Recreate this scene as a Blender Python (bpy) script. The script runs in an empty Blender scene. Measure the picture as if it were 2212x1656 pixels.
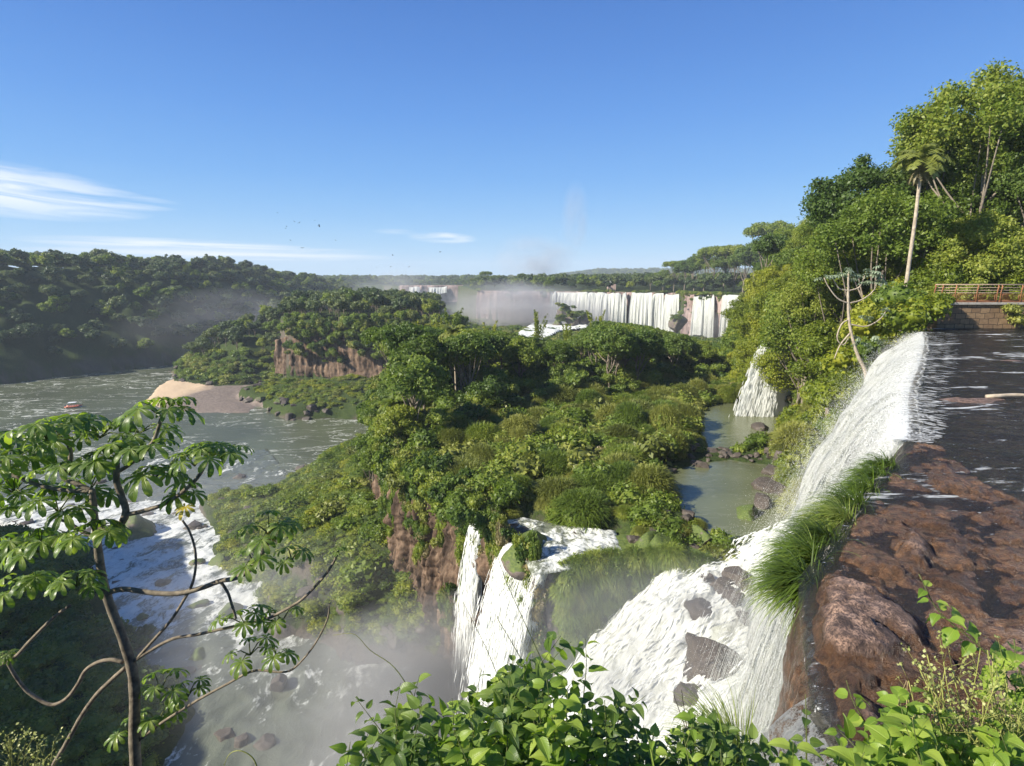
import bpy, bmesh, math, random
import numpy as np
from mathutils import Vector, Matrix

# ---------------------------------------------------------------- camera
C = bpy.data.collections.new('scene_objects'); bpy.context.scene.collection.children.link(C)
F = 560.0; PITCH = math.atan(102/560.0)
cam = bpy.data.cameras.new('camera'); camo = bpy.data.objects.new('camera', cam); C.objects.link(camo)
cam.sensor_width = 36; cam.lens = F/1024*36; cam.clip_start = 0.05; cam.clip_end = 60000
camo.location = (0, 0, 0); camo.rotation_euler = (math.pi/2-PITCH, 0, 0)
bpy.context.scene.camera = camo

# ---------------------------------------------------------------- light
SUN_ELEV = math.radians(33)
SUN_AZ = math.radians(-110)          # azimuth from +Y, clockwise towards +X : the sun stands to the left
sdir = Vector((math.sin(SUN_AZ)*math.cos(SUN_ELEV), math.cos(SUN_AZ)*math.cos(SUN_ELEV), math.sin(SUN_ELEV)))
sun = bpy.data.lights.new('sun', 'SUN'); suno = bpy.data.objects.new('sun', sun); C.objects.link(suno)
sun.energy = 5.0; sun.angle = math.radians(0.5); sun.color = (1.0, 0.93, 0.80)
suno.rotation_euler = sdir.to_track_quat('Z', 'Y').to_euler(); suno.location = (-80, -10, 60)
sc = bpy.context.scene
sc.view_settings.view_transform = 'Standard'; sc.view_settings.look = 'None'
sc.view_settings.exposure = 1.12; sc.view_settings.gamma = 1
w = bpy.data.worlds.new('World'); sc.world = w; w.use_nodes = True
nt = w.node_tree; nt.nodes.clear()
wo = nt.nodes.new('ShaderNodeOutputWorld'); bg = nt.nodes.new('ShaderNodeBackground')
sky = nt.nodes.new('ShaderNodeTexSky'); sky.sky_type = 'NISHITA'; sky.sun_disc = False
sky.sun_elevation = SUN_ELEV; sky.sun_rotation = SUN_AZ; sky.air_density = 1.0; sky.dust_density = 0.2; sky.ozone_density = 2.2
sky.altitude = 200
bg.inputs['Strength'].default_value = 0.13
# thin cirrus in the sky, laid out by direction
tc = nt.nodes.new('ShaderNodeTexCoord')
def wn(t, **k):
    n = nt.nodes.new(t)
    for a, b in k.items(): setattr(n, a, b)
    return n
sep = wn('ShaderNodeSeparateXYZ'); nt.links.new(tc.outputs['Generated'], sep.inputs[0])
def wm(op, a, b=None, c=None, clamp=False):
    n = wn('ShaderNodeMath', operation=op, use_clamp=clamp)
    for i, v in enumerate((a, b, c)):
        if v is None: continue
        if isinstance(v, (int, float)): n.inputs[i].default_value = v
        else: nt.links.new(v, n.inputs[i])
    return n.outputs[0]
az = wm('ARCTAN2', sep.outputs[0], sep.outputs[1])       # radians, left negative
el = wm('ARCSINE', sep.outputs[2])
def cloud(a0, e0, wa, we, slope, str_, sx, sy, thr, seed):
    da = wm('SUBTRACT', az, a0); de = wm('SUBTRACT', wm('SUBTRACT', el, e0), wm('MULTIPLY', da, slope))
    u = wm('DIVIDE', da, wa); v = wm('DIVIDE', de, we)
    r = wm('SQRT', wm('ADD', wm('MULTIPLY', u, u), wm('MULTIPLY', v, v)))
    m = wm('SUBTRACT', 1.0, r, clamp=True)
    cmb = wn('ShaderNodeCombineXYZ'); nt.links.new(wm('MULTIPLY', da, sx), cmb.inputs[0]); nt.links.new(wm('MULTIPLY', de, sy), cmb.inputs[1])
    cmb.inputs[2].default_value = seed
    nz = wn('ShaderNodeTexNoise'); nz.inputs['Scale'].default_value = 1.0; nz.inputs['Detail'].default_value = 6; nz.inputs['Distortion'].default_value = 0.7
    nt.links.new(cmb.outputs[0], nz.inputs['Vector'])
    d = wm('SUBTRACT', nz.outputs[0], thr)
    return wm('MULTIPLY', wm('MULTIPLY', d, 3.2*str_, clamp=True), wm('POWER', m, 0.6), clamp=True)
parts_c = [cloud(-0.74, 0.118, 0.20, 0.036, -0.07, 1.3, 7, 75, 0.36, 1.0),
           cloud(-0.62, 0.112, 0.11, 0.013, -0.03, 0.9, 7, 80, 0.38, 5.0),
           cloud(-0.52, 0.053, 0.20, 0.010, -0.012, 1.2, 5, 160, 0.30, 8.0),
           cloud(-0.46, 0.040, 0.26, 0.009, -0.005, 1.2, 5, 160, 0.30, 11.0),
           cloud(-0.34, 0.048, 0.10, 0.006, 0.0, 0.5, 9, 160, 0.35, 14.0),
           cloud(-0.12, 0.073, 0.06, 0.010, -0.03, 0.9, 14, 140, 0.34, 17.0),
           cloud(-0.20, 0.082, 0.04, 0.005, -0.02, 0.35, 14, 140, 0.35, 19.0)]
mx = parts_c[0]
for p_ in parts_c[1:]: mx = wm('MAXIMUM', mx, p_)
rp = wn('ShaderNodeValToRGB'); nt.links.new(wm('DIVIDE', el, 0.8, clamp=True), rp.inputs[0])
e_ = rp.color_ramp.elements; st_ = [(0.0, (.48, .74, .93)), (.013, (.46, .72, .92)), (.065, (.345, .64, .905)), (.13, (.235, .53, .885)), (.21, (.150, .425, .850)), (.325, (.098, .325, .780)), (.43, (.070, .255, .690)), (.52, (.052, .208, .610)), (1.0, (.035, .15, .47))]
while len(e_) < len(st_): e_.new(.5)
for i_, (p_, c_) in enumerate(st_): e_[i_].position = p_; e_[i_].color = c_+(1,)
sc4 = wn('ShaderNodeMix', data_type='RGBA', blend_type='MULTIPLY'); sc4.inputs[0].default_value = 1; nt.links.new(rp.outputs[0], sc4.inputs[6]); sc4.inputs[7].default_value = (2.85, 3.22, 3.55, 1)
hs = wn('ShaderNodeMix', data_type='RGBA'); hs.inputs[0].default_value = .06; nt.links.new(sc4.outputs[2], hs.inputs[6]); nt.links.new(sky.outputs[0], hs.inputs[7])
mixc = wn('ShaderNodeMix', data_type='RGBA'); nt.links.new(mx, mixc.inputs[0])
nt.links.new(hs.outputs[2], mixc.inputs[6]); mixc.inputs[7].default_value = (3.9, 4.0, 4.0, 1)
nt.links.new(mixc.outputs[2], bg.inputs[0]); nt.links.new(bg.outputs[0], wo.inputs[0])

# ---------------------------------------------------------------- geometry helpers
S = 1024/2212.0
cp, sp = math.cos(PITCH), math.sin(PITCH)
def ray(dx, dy):
    cx = (dx*S-512)/F; cy = (383-dy*S)/F
    return (cx, cp+cy*sp, -sp+cy*cp)
def G(dx, dy, z):                     # where the sight line meets the level z
    r = ray(dx, dy); t = z/r[2]; return (r[0]*t, r[1]*t)
def G3(dx, dy, z): return G(dx, dy, z)+(z,)
def Q(dx, dy, Y):                     # where the sight line reaches the distance Y
    r = ray(dx, dy); t = Y/r[1]; return (r[0]*t, Y, r[2]*t)
UP, TER, RIV = -3.0, -18.0, -42.0
rng = np.random.default_rng(7); random.seed(7)

def hash3(ix, iy, iz, seed):
    h = (ix*374761393 + iy*668265263 + iz*2147483647 + seed*974711) & 0xffffffff
    h = ((h ^ (h >> 13))*1274126177) & 0xffffffff
    return ((h ^ (h >> 16)) & 0xffff)/65535.0
def vnoise(x, y, z=None, seed=0):
    x = np.asarray(x, float); y = np.asarray(y, float); z = np.zeros_like(x) if z is None else np.asarray(z, float)+0*x
    ix, iy, iz = [np.floor(a).astype(np.int64) for a in (x, y, z)]
    fx, fy, fz = x-ix, y-iy, z-iz
    fx, fy, fz = [a*a*(3-2*a) for a in (fx, fy, fz)]
    r = 0
    for a in (0, 1):
        for b in (0, 1):
            for c in (0, 1):
                r = r + hash3(ix+a, iy+b, iz+c, seed)*(fx if a else 1-fx)*(fy if b else 1-fy)*(fz if c else 1-fz)
    return r*2-1
def fbm(x, y, z=None, s=1.0, o=4, seed=0):
    r = 0; a = 1.0; t = 0
    for i in range(o):
        r = r + a*vnoise(np.asarray(x)/s, np.asarray(y)/s, None if z is None else np.asarray(z)/s, seed+i*17); t += a; a *= .5; s /= 2.03
    return r/t

def mkmesh(name, V, Fc, mats, smooth=True, fmat=None):
    V = np.asarray(V, dtype=np.float32).reshape(-1, 3)
    me = bpy.data.meshes.new(name)
    if isinstance(Fc, np.ndarray):
        n, k = Fc.shape
        me.vertices.add(len(V)); me.vertices.foreach_set('co', V.ravel())
        me.loops.add(n*k); me.loops.foreach_set('vertex_index', Fc.astype(np.int32).ravel())
        me.polygons.add(n); me.polygons.foreach_set('loop_start', (np.arange(n)*k).astype(np.int32))
        me.polygons.foreach_set('loop_total', np.full(n, k, dtype=np.int32))
        me.update(calc_edges=True)
    else:
        me.from_pydata(V.tolist(), [], Fc); me.update()
    if not isinstance(mats, (list, tuple)): mats = [mats]
    for m in mats: me.materials.append(m)
    if fmat is not None: me.polygons.foreach_set('material_index', np.asarray(fmat, dtype=np.int32))
    if smooth: me.polygons.foreach_set('use_smooth', np.ones(len(me.polygons), dtype=bool))
    me.update()
    return me
def link(name, me, parent=None, loc=None, rz=0, sc_=1.0):
    o = bpy.data.objects.new(name, me); C.objects.link(o)
    if parent is not None: o.parent = parent
    if loc is not None: o.location = loc
    if rz: o.rotation_euler = (0, 0, rz)
    if sc_ != 1.0: o.scale = (sc_,)*3 if isinstance(sc_, (int, float)) else sc_
    return o
def tag(o, label=None, cat=None, group=None, kind=None):
    if label: o['label'] = label
    if cat: o['category'] = cat
    if group: o['group'] = group
    if kind: o['kind'] = kind
    return o
def empty(name, label, cat, loc, rz=0, group=None, sc_=1.0):
    o = bpy.data.objects.new(name, None); C.objects.link(o); o.location = loc; o.rotation_euler = (0, 0, rz)
    o.scale = (sc_,)*3 if isinstance(sc_, (int, float)) else sc_
    o.empty_display_size = .2
    return tag(o, label, cat, group)
class MB:                              # collects geometry for one mesh
    def __init__(s): s.v = []; s.f = []; s.n = 0
    def add(s, V, Fc):
        V = [tuple(map(float, p)) for p in V]
        s.f += [tuple(int(i)+s.n for i in f) for f in Fc]; s.v += V; s.n += len(V)
    def box(s, c, d, rz=0):
        x, y, z = [a/2 for a in d]; cs, sn = math.cos(rz), math.sin(rz)
        P = []
        for k in (-z, z):
            for a, b in ((-x, -y), (x, -y), (x, y), (-x, y)):
                P.append((c[0]+a*cs-b*sn, c[1]+a*sn+b*cs, c[2]+k))
        s.add(P, [(3, 2, 1, 0), (4, 5, 6, 7), (0, 1, 5, 4), (1, 2, 6, 5), (2, 3, 7, 6), (3, 0, 4, 7)])
    def tube(s, pts, rad, n=8, jit=0.0, cap=True):
        pts = [Vector(p) for p in pts]; m = len(pts)
        if not hasattr(rad, '__len__'): rad = [rad]*m
        P = []; up = Vector((0, 0, 1)); prev = None
        for i, p in enumerate(pts):
            t = (pts[min(i+1, m-1)]-pts[max(i-1, 0)]).normalized()
            if prev is None:
                a = t.cross(up if abs(t.z) < .9 else Vector((1, 0, 0))).normalized()
            else:
                a = (prev-t*prev.dot(t)).normalized()
            prev = a; b = t.cross(a)
            for k in range(n):
                th = 2*math.pi*k/n; r = rad[i]*(1+random.uniform(-jit, jit))
                P.append(p+(a*math.cos(th)+b*math.sin(th))*r)
        Fc = [(i*n+k, i*n+(k+1) % n, (i+1)*n+(k+1) % n, (i+1)*n+k) for i in range(m-1) for k in range(n)]
        if cap: Fc += [tuple(range(n))[::-1], tuple((m-1)*n+k for k in range(n))]
        s.add(P, Fc)
    def mesh(s, name, mats, smooth=True): return mkmesh(name, np.array(s.v), s.f, mats, smooth)
def spline(pts, n):                    # Catmull-Rom through pts
    pts = [np.array(p, float) for p in pts]; pts = [2*pts[0]-pts[1]]+pts+[2*pts[-1]-pts[-2]]
    out = []; m = len(pts)-3
    for j in range(n):
        u = j/(n-1)*m; i = min(int(u), m-1); t = u-i
        a, b, c, d = pts[i:i+4]
        out.append(.5*((2*b)+(-a+c)*t+(2*a-5*b+4*c-d)*t*t+(-a+3*b-3*c+d)*t**3))
    return out
def grid(name, P, mat, smooth=True):   # P: rows x cols x 3
    P = np.asarray(P, float); r, c = P.shape[:2]
    i = np.arange(r-1)[:, None]*c+np.arange(c-1)[None, :]
    Fc = np.stack([i, i+1, i+c+1, i+c], -1).reshape(-1, 4)
    return mkmesh(name, P.reshape(-1, 3), Fc, mat, smooth)
def polydist(x, y, poly):              # signed distance, positive inside
    poly = np.asarray(poly, float); n = len(poly)
    d = np.full(x.shape, 1e18); ins = np.zeros(x.shape, bool)
    for i in range(n):
        ax, ay = poly[i]; bx, by = poly[(i+1) % n]
        ex, ey = bx-ax, by-ay; L = ex*ex+ey*ey+1e-12
        t = np.clip(((x-ax)*ex+(y-ay)*ey)/L, 0, 1)
        d = np.minimum(d, (x-ax-t*ex)**2+(y-ay-t*ey)**2)
        c = ((ay > y) != (by > y))
        with np.errstate(divide='ignore', invalid='ignore'):
            xi = (bx-ax)*(y-ay)/(by-ay+1e-15)+ax
        ins ^= (c & (x < xi))
    d = np.sqrt(d); return np.where(ins, d, -d)

# ---------------------------------------------------------------- materials
class Mat:
    def __init__(s, name, tree=None):
        s.m = bpy.data.materials.new(name); s.m.use_nodes = True; s.t = s.m.node_tree; s.t.nodes.clear()
        s.out = s.t.nodes.new('ShaderNodeOutputMaterial')
    def n(s, t, **k):
        n = s.t.nodes.new(t)
        for a, b in k.items():
            if a.startswith('i_'): n.inputs[a[2:].replace('_', ' ')].default_value = b
            else: setattr(n, a, b)
        return n
    def l(s, a, b): s.t.links.new(a, b)
    def setin(s, sock, v):
        if isinstance(v, (int, float)): sock.default_value = v
        elif isinstance(v, tuple): sock.default_value = v if len(v) == 4 or sock.type == 'VECTOR' else v+(1,)
        else: s.l(v, sock)
    def math(s, op, a, b=None, c=None, clamp=False):
        n = s.n('ShaderNodeMath', operation=op, use_clamp=clamp)
        for i, v in enumerate((a, b, c)):
            if v is not None: s.setin(n.inputs[i], v)
        return n.outputs[0]
    def noise(s, scale, detail=4, rough=.55, dist=0, vec=None, stretch=None):
        n = s.n('ShaderNodeTexNoise'); n.inputs['Scale'].default_value = scale; n.inputs['Detail'].default_value = detail
        n.inputs['Roughness'].default_value = rough; n.inputs['Distortion'].default_value = dist
        v = vec or s.coord()
        if stretch:
            mp = s.n('ShaderNodeMapping'); s.l(v, mp.inputs[0]); mp.inputs['Scale'].default_value = stretch[0]
            if len(stretch) > 1: mp.inputs['Rotation'].default_value = stretch[1]
            v = mp.outputs[0]
        s.l(v, n.inputs['Vector']); return n.outputs[0]
    def coord(s):
        if not hasattr(s, '_c'): s._c = s.n('ShaderNodeTexCoord').outputs['Object']
        return s._c
    def ramp(s, f, stops):
        n = s.n('ShaderNodeValToRGB'); e = n.color_ramp.elements
        while len(e) < len(stops): e.new(.5)
        for i, (p, c) in enumerate(stops):
            e[i].position = p; e[i].color = (c, c, c, 1) if isinstance(c, (int, float)) else tuple(c)+(1,)
        s.l(f, n.inputs[0]); return n.outputs[0]
    def mix(s, f, a, b, mode='MIX'):
        n = s.n('ShaderNodeMix', data_type='RGBA', blend_type=mode)
        s.setin(n.inputs[0], f); s.setin(n.inputs[6], a); s.setin(n.inputs[7], b); return n.outputs[2]
    def bump(s, h, st=.5, dist=.1, nrm=None):
        n = s.n('ShaderNodeBump'); n.inputs['Strength'].default_value = st; n.inputs['Distance'].default_value = dist
        s.l(h, n.inputs['Height'])
        if nrm: s.l(nrm, n.inputs['Normal'])
        return n.outputs[0]
    def bsdf(s, col, rough=.7, nrm=None, spec=.5, alpha=None, metal=0, **k):
        n = s.n('ShaderNodeBsdfPrincipled'); s.setin(n.inputs['Base Color'], col); s.setin(n.inputs['Roughness'], rough)
        s.setin(n.inputs['Specular IOR Level'], spec); n.inputs['Metallic'].default_value = metal
        if nrm: s.l(nrm, n.inputs['Normal'])
        if alpha is not None: s.setin(n.inputs['Alpha'], alpha)
        return n.outputs[0]
    def done(s, sh): s.l(sh, s.out.inputs[0]); return s.m

def leaf_mat(name, c1, c2, c3, trans=.42, rough=.5, gloss=.35, nscale=.35, var=.5):
    m = Mat(name)
    oi = m.n('ShaderNodeObjectInfo')
    geo = m.n('ShaderNodeNewGeometry')
    big = m.noise(nscale, 3)
    f = m.math('MULTIPLY_ADD', oi.outputs['Random'], var, m.math('MULTIPLY', big, 1-var))
    ris = geo.outputs['Random Per Island']
    f = m.math('ADD', f, m.math('MULTIPLY_ADD', ris, .3, -.15))
    col = m.ramp(f, [(.22, c1), (.52, c2), (.82, c3)])
    d = m.bsdf(col, rough, spec=gloss)
    t = m.n('ShaderNodeBsdfTranslucent'); m.l(m.mix(.5, col, m.mix(1, col, (1.5, 1.6, .5), 'MULTIPLY')), t.inputs[0])
    x = m.n('ShaderNodeMixShader'); x.inputs[0].default_value = trans; m.l(d, x.inputs[1]); m.l(t.outputs[0], x.inputs[2])
    return m.done(x.outputs[0])
M = {}
M['leaf_dark'] = leaf_mat('leaf_dark', (0.055, 0.096, 0.020), (0.106, 0.165, 0.030), (0.205, 0.254, 0.047))
M['leaf_mid'] = leaf_mat('leaf_mid', (0.079, 0.127, 0.018), (0.151, 0.212, 0.029), (0.259, 0.286, 0.045))
M['leaf_far'] = leaf_mat('leaf_far', (0.040, 0.067, 0.025), (0.080, 0.120, 0.037), (0.159, 0.183, 0.056), trans=.25)
M['leaf_bright'] = leaf_mat('leaf_bright', (0.102, 0.147, 0.013), (0.198, 0.236, 0.021), (0.312, 0.315, 0.032), trans=.4)
M['leaf_olive'] = leaf_mat('leaf_olive', (0.110, 0.133, 0.024), (0.194, 0.214, 0.040), (0.282, 0.284, 0.070), trans=.3)
M['leaf_dry'] = leaf_mat('leaf_dry', (.13, .11, .05), (.20, .165, .075), (.27, .22, .11), trans=.2)
M['leaf_hero'] = leaf_mat('leaf_hero', (.045, .100, .014), (.090, .170, .020), (.150, .240, .030), trans=.45, rough=.35, gloss=.5, nscale=1.5)
M['grass'] = leaf_mat('grass', (.060, .095, .016), (.125, .195, .026), (.290, .330, .085), trans=.4, rough=.45, nscale=1.5)

def bark(name, c1, c2, sc_=6, rings=0):
    m = Mat(name); n1 = m.noise(sc_, 6, .65); col = m.ramp(n1, [(.3, c1), (.7, c2)]); h = n1
    if rings:
        wv = m.n('ShaderNodeTexWave', wave_type='BANDS', bands_direction='Z'); wv.inputs['Scale'].default_value = rings
        wv.inputs['Distortion'].default_value = 2.5; m.l(m.coord(), wv.inputs[0])
        col = m.mix(m.ramp(wv.outputs[1], [(.1, .35), (.3, 0.0)]), col, tuple(a*.4 for a in c1)); h = m.math('ADD', n1, wv.outputs[1])
    return m.done(m.bsdf(col, .85, m.bump(h, .8, .02), spec=.2))
M['bark'] = bark('bark', (.10, .08, .06), (.26, .22, .17))
M['bark_pale'] = bark('bark_pale', (.22, .18, .13), (.45, .38, .29), 5)
M['bark_cecropia'] = bark('bark_cecropia', (.075, .062, .045), (.25, .21, .15), 12, 0)

def rock_mat(name, c1, c2, c3, sc_=.5, wet=0.0, moss=0.0, streak=False):
    m = Mat(name)
    n1 = m.noise(sc_, 8, .6); n2 = m.noise(sc_*6, 6, .7)
    st = m.noise(sc_*2, 5, .6, .3, stretch=((1, 1, .18),)) if streak else n1
    col = m.mix(m.ramp(n2, [(.35, 0.0), (.7, 1.0)]), m.ramp(n1, [(.3, c1), (.7, c2)]), c3)
    if streak: col = m.mix(m.ramp(st, [(.38, 0.0), (.62, 1.0)]), col, tuple(a*.45 for a in c1))
    if moss:
        geo = m.n('ShaderNodeNewGeometry'); sx = m.n('ShaderNodeSeparateXYZ'); m.l(geo.outputs['Normal'], sx.inputs[0])
        f = m.math('ADD', sx.outputs[2], m.math('MULTIPLY_ADD', m.noise(sc_*2.2, 5), 1.4, -.7))
        f = m.ramp(f, [(.62-moss*.5, 0.0), (.80-moss*.5, 1.0)])
        col = m.mix(f, col, m.ramp(m.noise(sc_*9, 4), [(.3, (.035, .060, .012)), (.7, (.11, .14, .03))]))
    h = m.math('ADD', m.math('MULTIPLY', n1, .6), m.math('MULTIPLY', m.noise(sc_*14, 5, .75), .5))
    if streak: h = m.math('ADD', h, st)
    return m.done(m.bsdf(col, .85-wet*.5, m.bump(h, .9, .35/ sc_ *.12), spec=.3+wet*.4))
M['rock_red'] = rock_mat('rock_red', (.075, .045, .028), (.17, .10, .062), (.25, .175, .115), .28, streak=True)
M['rock_pink'] = rock_mat('rock_pink', (.20, .13, .11), (.32, .23, .20), (.38, .30, .27), .10, streak=True)
M['rock_dark'] = rock_mat('rock_dark', (.035, .028, .026), (.085, .068, .060), (.13, .105, .09), .8, wet=.35)
M['rock_b'] = rock_mat('rock_b', (.014, .012, .011), (.048, .038, .030), (.115, .092, .072), 2.2, wet=.3)
M['rock_bm'] = rock_mat('rock_bm', (.045, .035, .030), (.11, .085, .07), (.16, .13, .11), 1.5, wet=.15, moss=.5)
M['rock_moss'] = rock_mat('rock_moss', (.045, .035, .030), (.10, .08, .068), (.14, .115, .10), .5, wet=.2, moss=.45)
# ---------------------------------------------------------------- terrain
def xq(dx, Y): return Q(dx, 620, Y)[0]
def Gl(l, z): return [G(a, b, z) for a, b in l]
WALL = [(xq(1030, 434), 434), (xq(1110, 412), 412), (xq(1200, 392), 392), (xq(1330, 372), 372), (xq(1462, 350), 350), (xq(1490, 318), 318), (xq(1550, 300), 300), (xq(1615, 280), 280), (xq(1680, 268), 268)]
P_HILL = Gl([(0, 832), (200, 806), (380, 789)], RIV)+[(-152, 370), (-140, 460), (-130, 640), (-150, 900), (-1500, 1000), (-1500, 150), (-330, 175)]
P_BEACH = Gl([(338, 832), (303, 868), (345, 886), (430, 894), (545, 894), (600, 850), (600, 820), (420, 812), (380, 808)], RIV)
P_HEAD = Gl([(372, 803), (385, 822), (470, 838), (560, 832)], RIV)+[(xq(605, 209), 209), (xq(690, 204), 204), (xq(800, 198), 198), (-16, 193), (-26, 240), (-32, 300), (-48, 420), (-60, 600), (-80, 600), (-95, 430), (-112, 330)]
P_HCLIFF = [(xq(600, 209), 209), (xq(690, 205), 205), (xq(800, 199), 199), (-17, 196), (-28, 230), (-34, 280), (-70, 300), (xq(590, 260), 260)]
P_LOW = Gl([(505, 858), (560, 890), (625, 906), (700, 908), (800, 908), (900, 890)], RIV)+[(20, 185), (0, 210), (-60, 215), (xq(560, 222), 222)]
P_FLOOR = [(-60, 225), (40, 150), (110, 180), (140, 285)]+WALL[::-1]+[(-75, 520), (-95, 430)]
P_FLOORB = [(-75, 290), (-45, 235), (-36, 250), (-38, 330), (-45, 415), (-70, 470), (-90, 520)]
P_PLAT = WALL+[(160, 240), (110, 190)]+[(9000, 120), (9000, 9000), (-9000, 9000), (-9000, 1500), (-500, 1000), (xq(830, 900), 900), (xq(868, 845), 845), (xq(992, 835), 835), (xq(1005, 640), 640), (xq(1015, 500), 500)]
P_RIGHT = [(26.5, 36.5), (27.5, 42), (29, 50), (32, 60), (37, 74), (40, 82), (37, 90), (40, 105), (52, 135), (74, 185), (105, 245), (118, 275), (150, 290), (900, 290), (900, 40), (60, 37.5)]
P_ISLE = [(-3, 44), (-6.5, 50), (-11, 55), (-13.5, 62), (-17.5, 75), (-20, 90), (-22, 112), (-12, 138), (20, 152), (60, 155), (85, 185), (118, 280), (170, 280), (80, 100), (60, 60), (40, 40), (24, 31), (17, 31), (13, 36), (9, 36.5), (6.5, 36), (2.5, 34.5), (0, 38)]
P_TALUS = Gl([(800, 960), (720, 998), (640, 1045), (560, 1085), (430, 1112)], RIV)+Gl([(445, 1160), (440, 1250), (455, 1330), (530, 1385), (570, 1352), (640, 1345)], -38)+Gl([(740, 1405), (850, 1425), (1000, 1440), (1045, 1440)], -36)+[(1, 40), (3, 60), (0, 90), (-15, 120)]
P_TAL2 = Gl([(560, 1370), (640, 1362), (740, 1415), (850, 1440), (1000, 1452), (1060, 1460)], -36)+[(2, 38), (4, 50), (-6, 70), (-20, 80), (-32, 70)]
P_SHADE = [(-50, -12), (-49, 24), (-60, 44), (-86, 76), (-170, 84), (-170, -12)]  # unseen ridge added left of the view to shade the lower left bank
P_LEFT = Gl([(-100, 1165), (0, 1172), (120, 1190), (235, 1205), (262, 1290), (280, 1385), (395, 1405)], -40.5)+Gl([(475, 1460), (450, 1560), (450, 1656)], -36.3)+[(-14, 26), (-20, 8), (-150, 8), (-200, 110), (-160, 118)]
P_POOL_A = Gl([(1510, 900), (1520, 950), (1500, 975), (1560, 972), (1640, 968), (1700, 935), (1700, 890), (1600, 868), (1550, 872)], TER)
P_POOL_B = Gl([(1440, 1010), (1425, 1060), (1470, 1100), (1540, 1140), (1620, 1150), (1700, 1160), (1700, 1060), (1640, 985), (1580, 975), (1500, 985)], TER)
P_STREAM = Gl([(1150, 1040), (1190, 1035), (1195, 1052), (1150, 1062)], TER)
P_BAR = Gl([(1425, 985), (1500, 968), (1580, 974), (1640, 966), (1700, 955), (1720, 1000), (1640, 1000), (1580, 992), (1500, 1000), (1430, 1020)], TER)
P_TWATER = Gl([(1080, 1125), (1130, 1118), (1250, 1138), (1330, 1145), (1350, 1190), (1230, 1230), (1150, 1240), (1120, 1180)], TER-.6)

def height(x, y, fine=True):
    h = np.full(x.shape, RIV-5.0)
    e = fbm(x, y, s=14, o=4, seed=3); e2 = fbm(x, y, s=4, o=3, seed=8); e3 = fbm(x, y, s=70, o=3, seed=21)
    def mass(poly, prof, namp=3.0, nz=0.0, nscale=e):
        nonlocal h
        d = polydist(x, y, poly)+nscale*namp
        px = [a for a, b in prof]; pz = [b for a, b in prof]
        z = np.interp(d, px, pz, left=-60)+nz*nscale
        h = np.where(d > 0, np.maximum(h, z), h)
    mass(P_HILL, [(0, RIV-1), (5, -35), (22, -22), (44, -5), (66, 6), (120, 7), (900, 8)], 5, 2.5)
    h = np.where((x < -90) & (y > 430) & (y < 1000), h-np.clip((y-430)*.06, 0, 60)*(h > RIV), h)
    mass(P_BEACH, [(0, RIV-.5), (2, RIV+.1), (8, RIV+.6), (20, RIV+1.0)], .6, .1)
    mass(P_HEAD, [(0, RIV-1), (6, -38), (22, -27), (44, -15), (70, -11)], 2.5, 2.0)
    mass(P_HCLIFF, [(0, -34), (1.5, -16), (20, -13), (40, -11)], 1.5, .8)
    mass(P_LOW, [(0, RIV-1), (3, -39.5), (12, -36), (28, -32.5), (40, -31)], 2.5, 2.0)
    mass(P_FLOOR, [(0, RIV-1), (5, -33), (14, -29), (60, -28)], 2, 2.5)
    mass(P_FLOORB, [(0, -30), (14, -22), (30, -17)], 3, 1.5)
    mass(P_PLAT, [(0, -7.6), (1.0, -7.3), (12, -6.8), (60, -5.5), (400, -3), (5000, 0)], 0.0)
    far = np.clip((y-700)/1200, 0, 1)
    h = np.where(y > 700, h+far*(e3*4), h)
    ridge = 34*np.exp(-((y-2100)/350)**2)*np.clip((x-60)/260, 0, 1)*np.clip((1500-x)/500, 0, 1)
    h = h+ridge
    mass(P_RIGHT, [(0, -18.5), (1.2, -15), (3.5, -9), (7, -4), (12, -2.3), (40, 0), (120, 3), (260, 3)], 1.0, .6)
    mass(P_ISLE, [(0, -22), (1.2, -18.6), (4, -17.7), (20, -17.0), (60, -18)], .5, .7, e2)
    mass(P_TALUS, [(0, -41.8), (1.2, -39.2), (8, -37.2), (18, -35), (28, -32.5), (40, -31)], 1.4, 1.6)
    mass(P_TAL2, [(0, -37.5), (1.2, -35), (5, -31), (9, -28.5), (16, -27)], .8, 1.4, e2)
    mass(P_SHADE, [(0, -32), (12, -10), (26, -2), (60, 2)], 1.0, 1.5)
    # the water side of the near talus sits a little higher, with the pool under the falls
    mass(P_LEFT, [(0, -41.5), (1.5, -37.5), (6, -35), (16, -32), (45, -26), (80, -19), (120, -12)], 1.6, 1.5)
    for P, dep in ((P_POOL_A, 2.2), (P_POOL_B, 2.5), (P_STREAM, 1.2), (P_TWATER, 1.8)):
        d = polydist(x, y, P)+e2*.6
        h = np.where((d > -1.0) & (y < 140), h-np.clip((d+1.0)/1.5, 0, 1)*dep, h)
    d = polydist(x, y, P_BAR); h = np.where(d > -.8, np.maximum(h, TER-.5+np.clip(d+.8, 0, 1)*.75+.3*e2), h)
    return h+e2*.35

NR, NA = 560, 640
rr = 22*np.exp(np.linspace(0, math.log(4600/22.0), NR)); aa = np.radians(np.linspace(-74, 66, NA))
RR, AA = np.meshgrid(rr, aa, indexing='ij')
TX, TY = RR*np.sin(AA), RR*np.cos(AA)
TZ = height(TX, TY)
near = (TY < 33) & (TX > 6)
TZ = np.where(near, np.minimum(TZ, -21.5), TZ)
def hz(x, y): return height(np.atleast_1d(np.asarray(x, float)), np.atleast_1d(np.asarray(y, float)))

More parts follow.
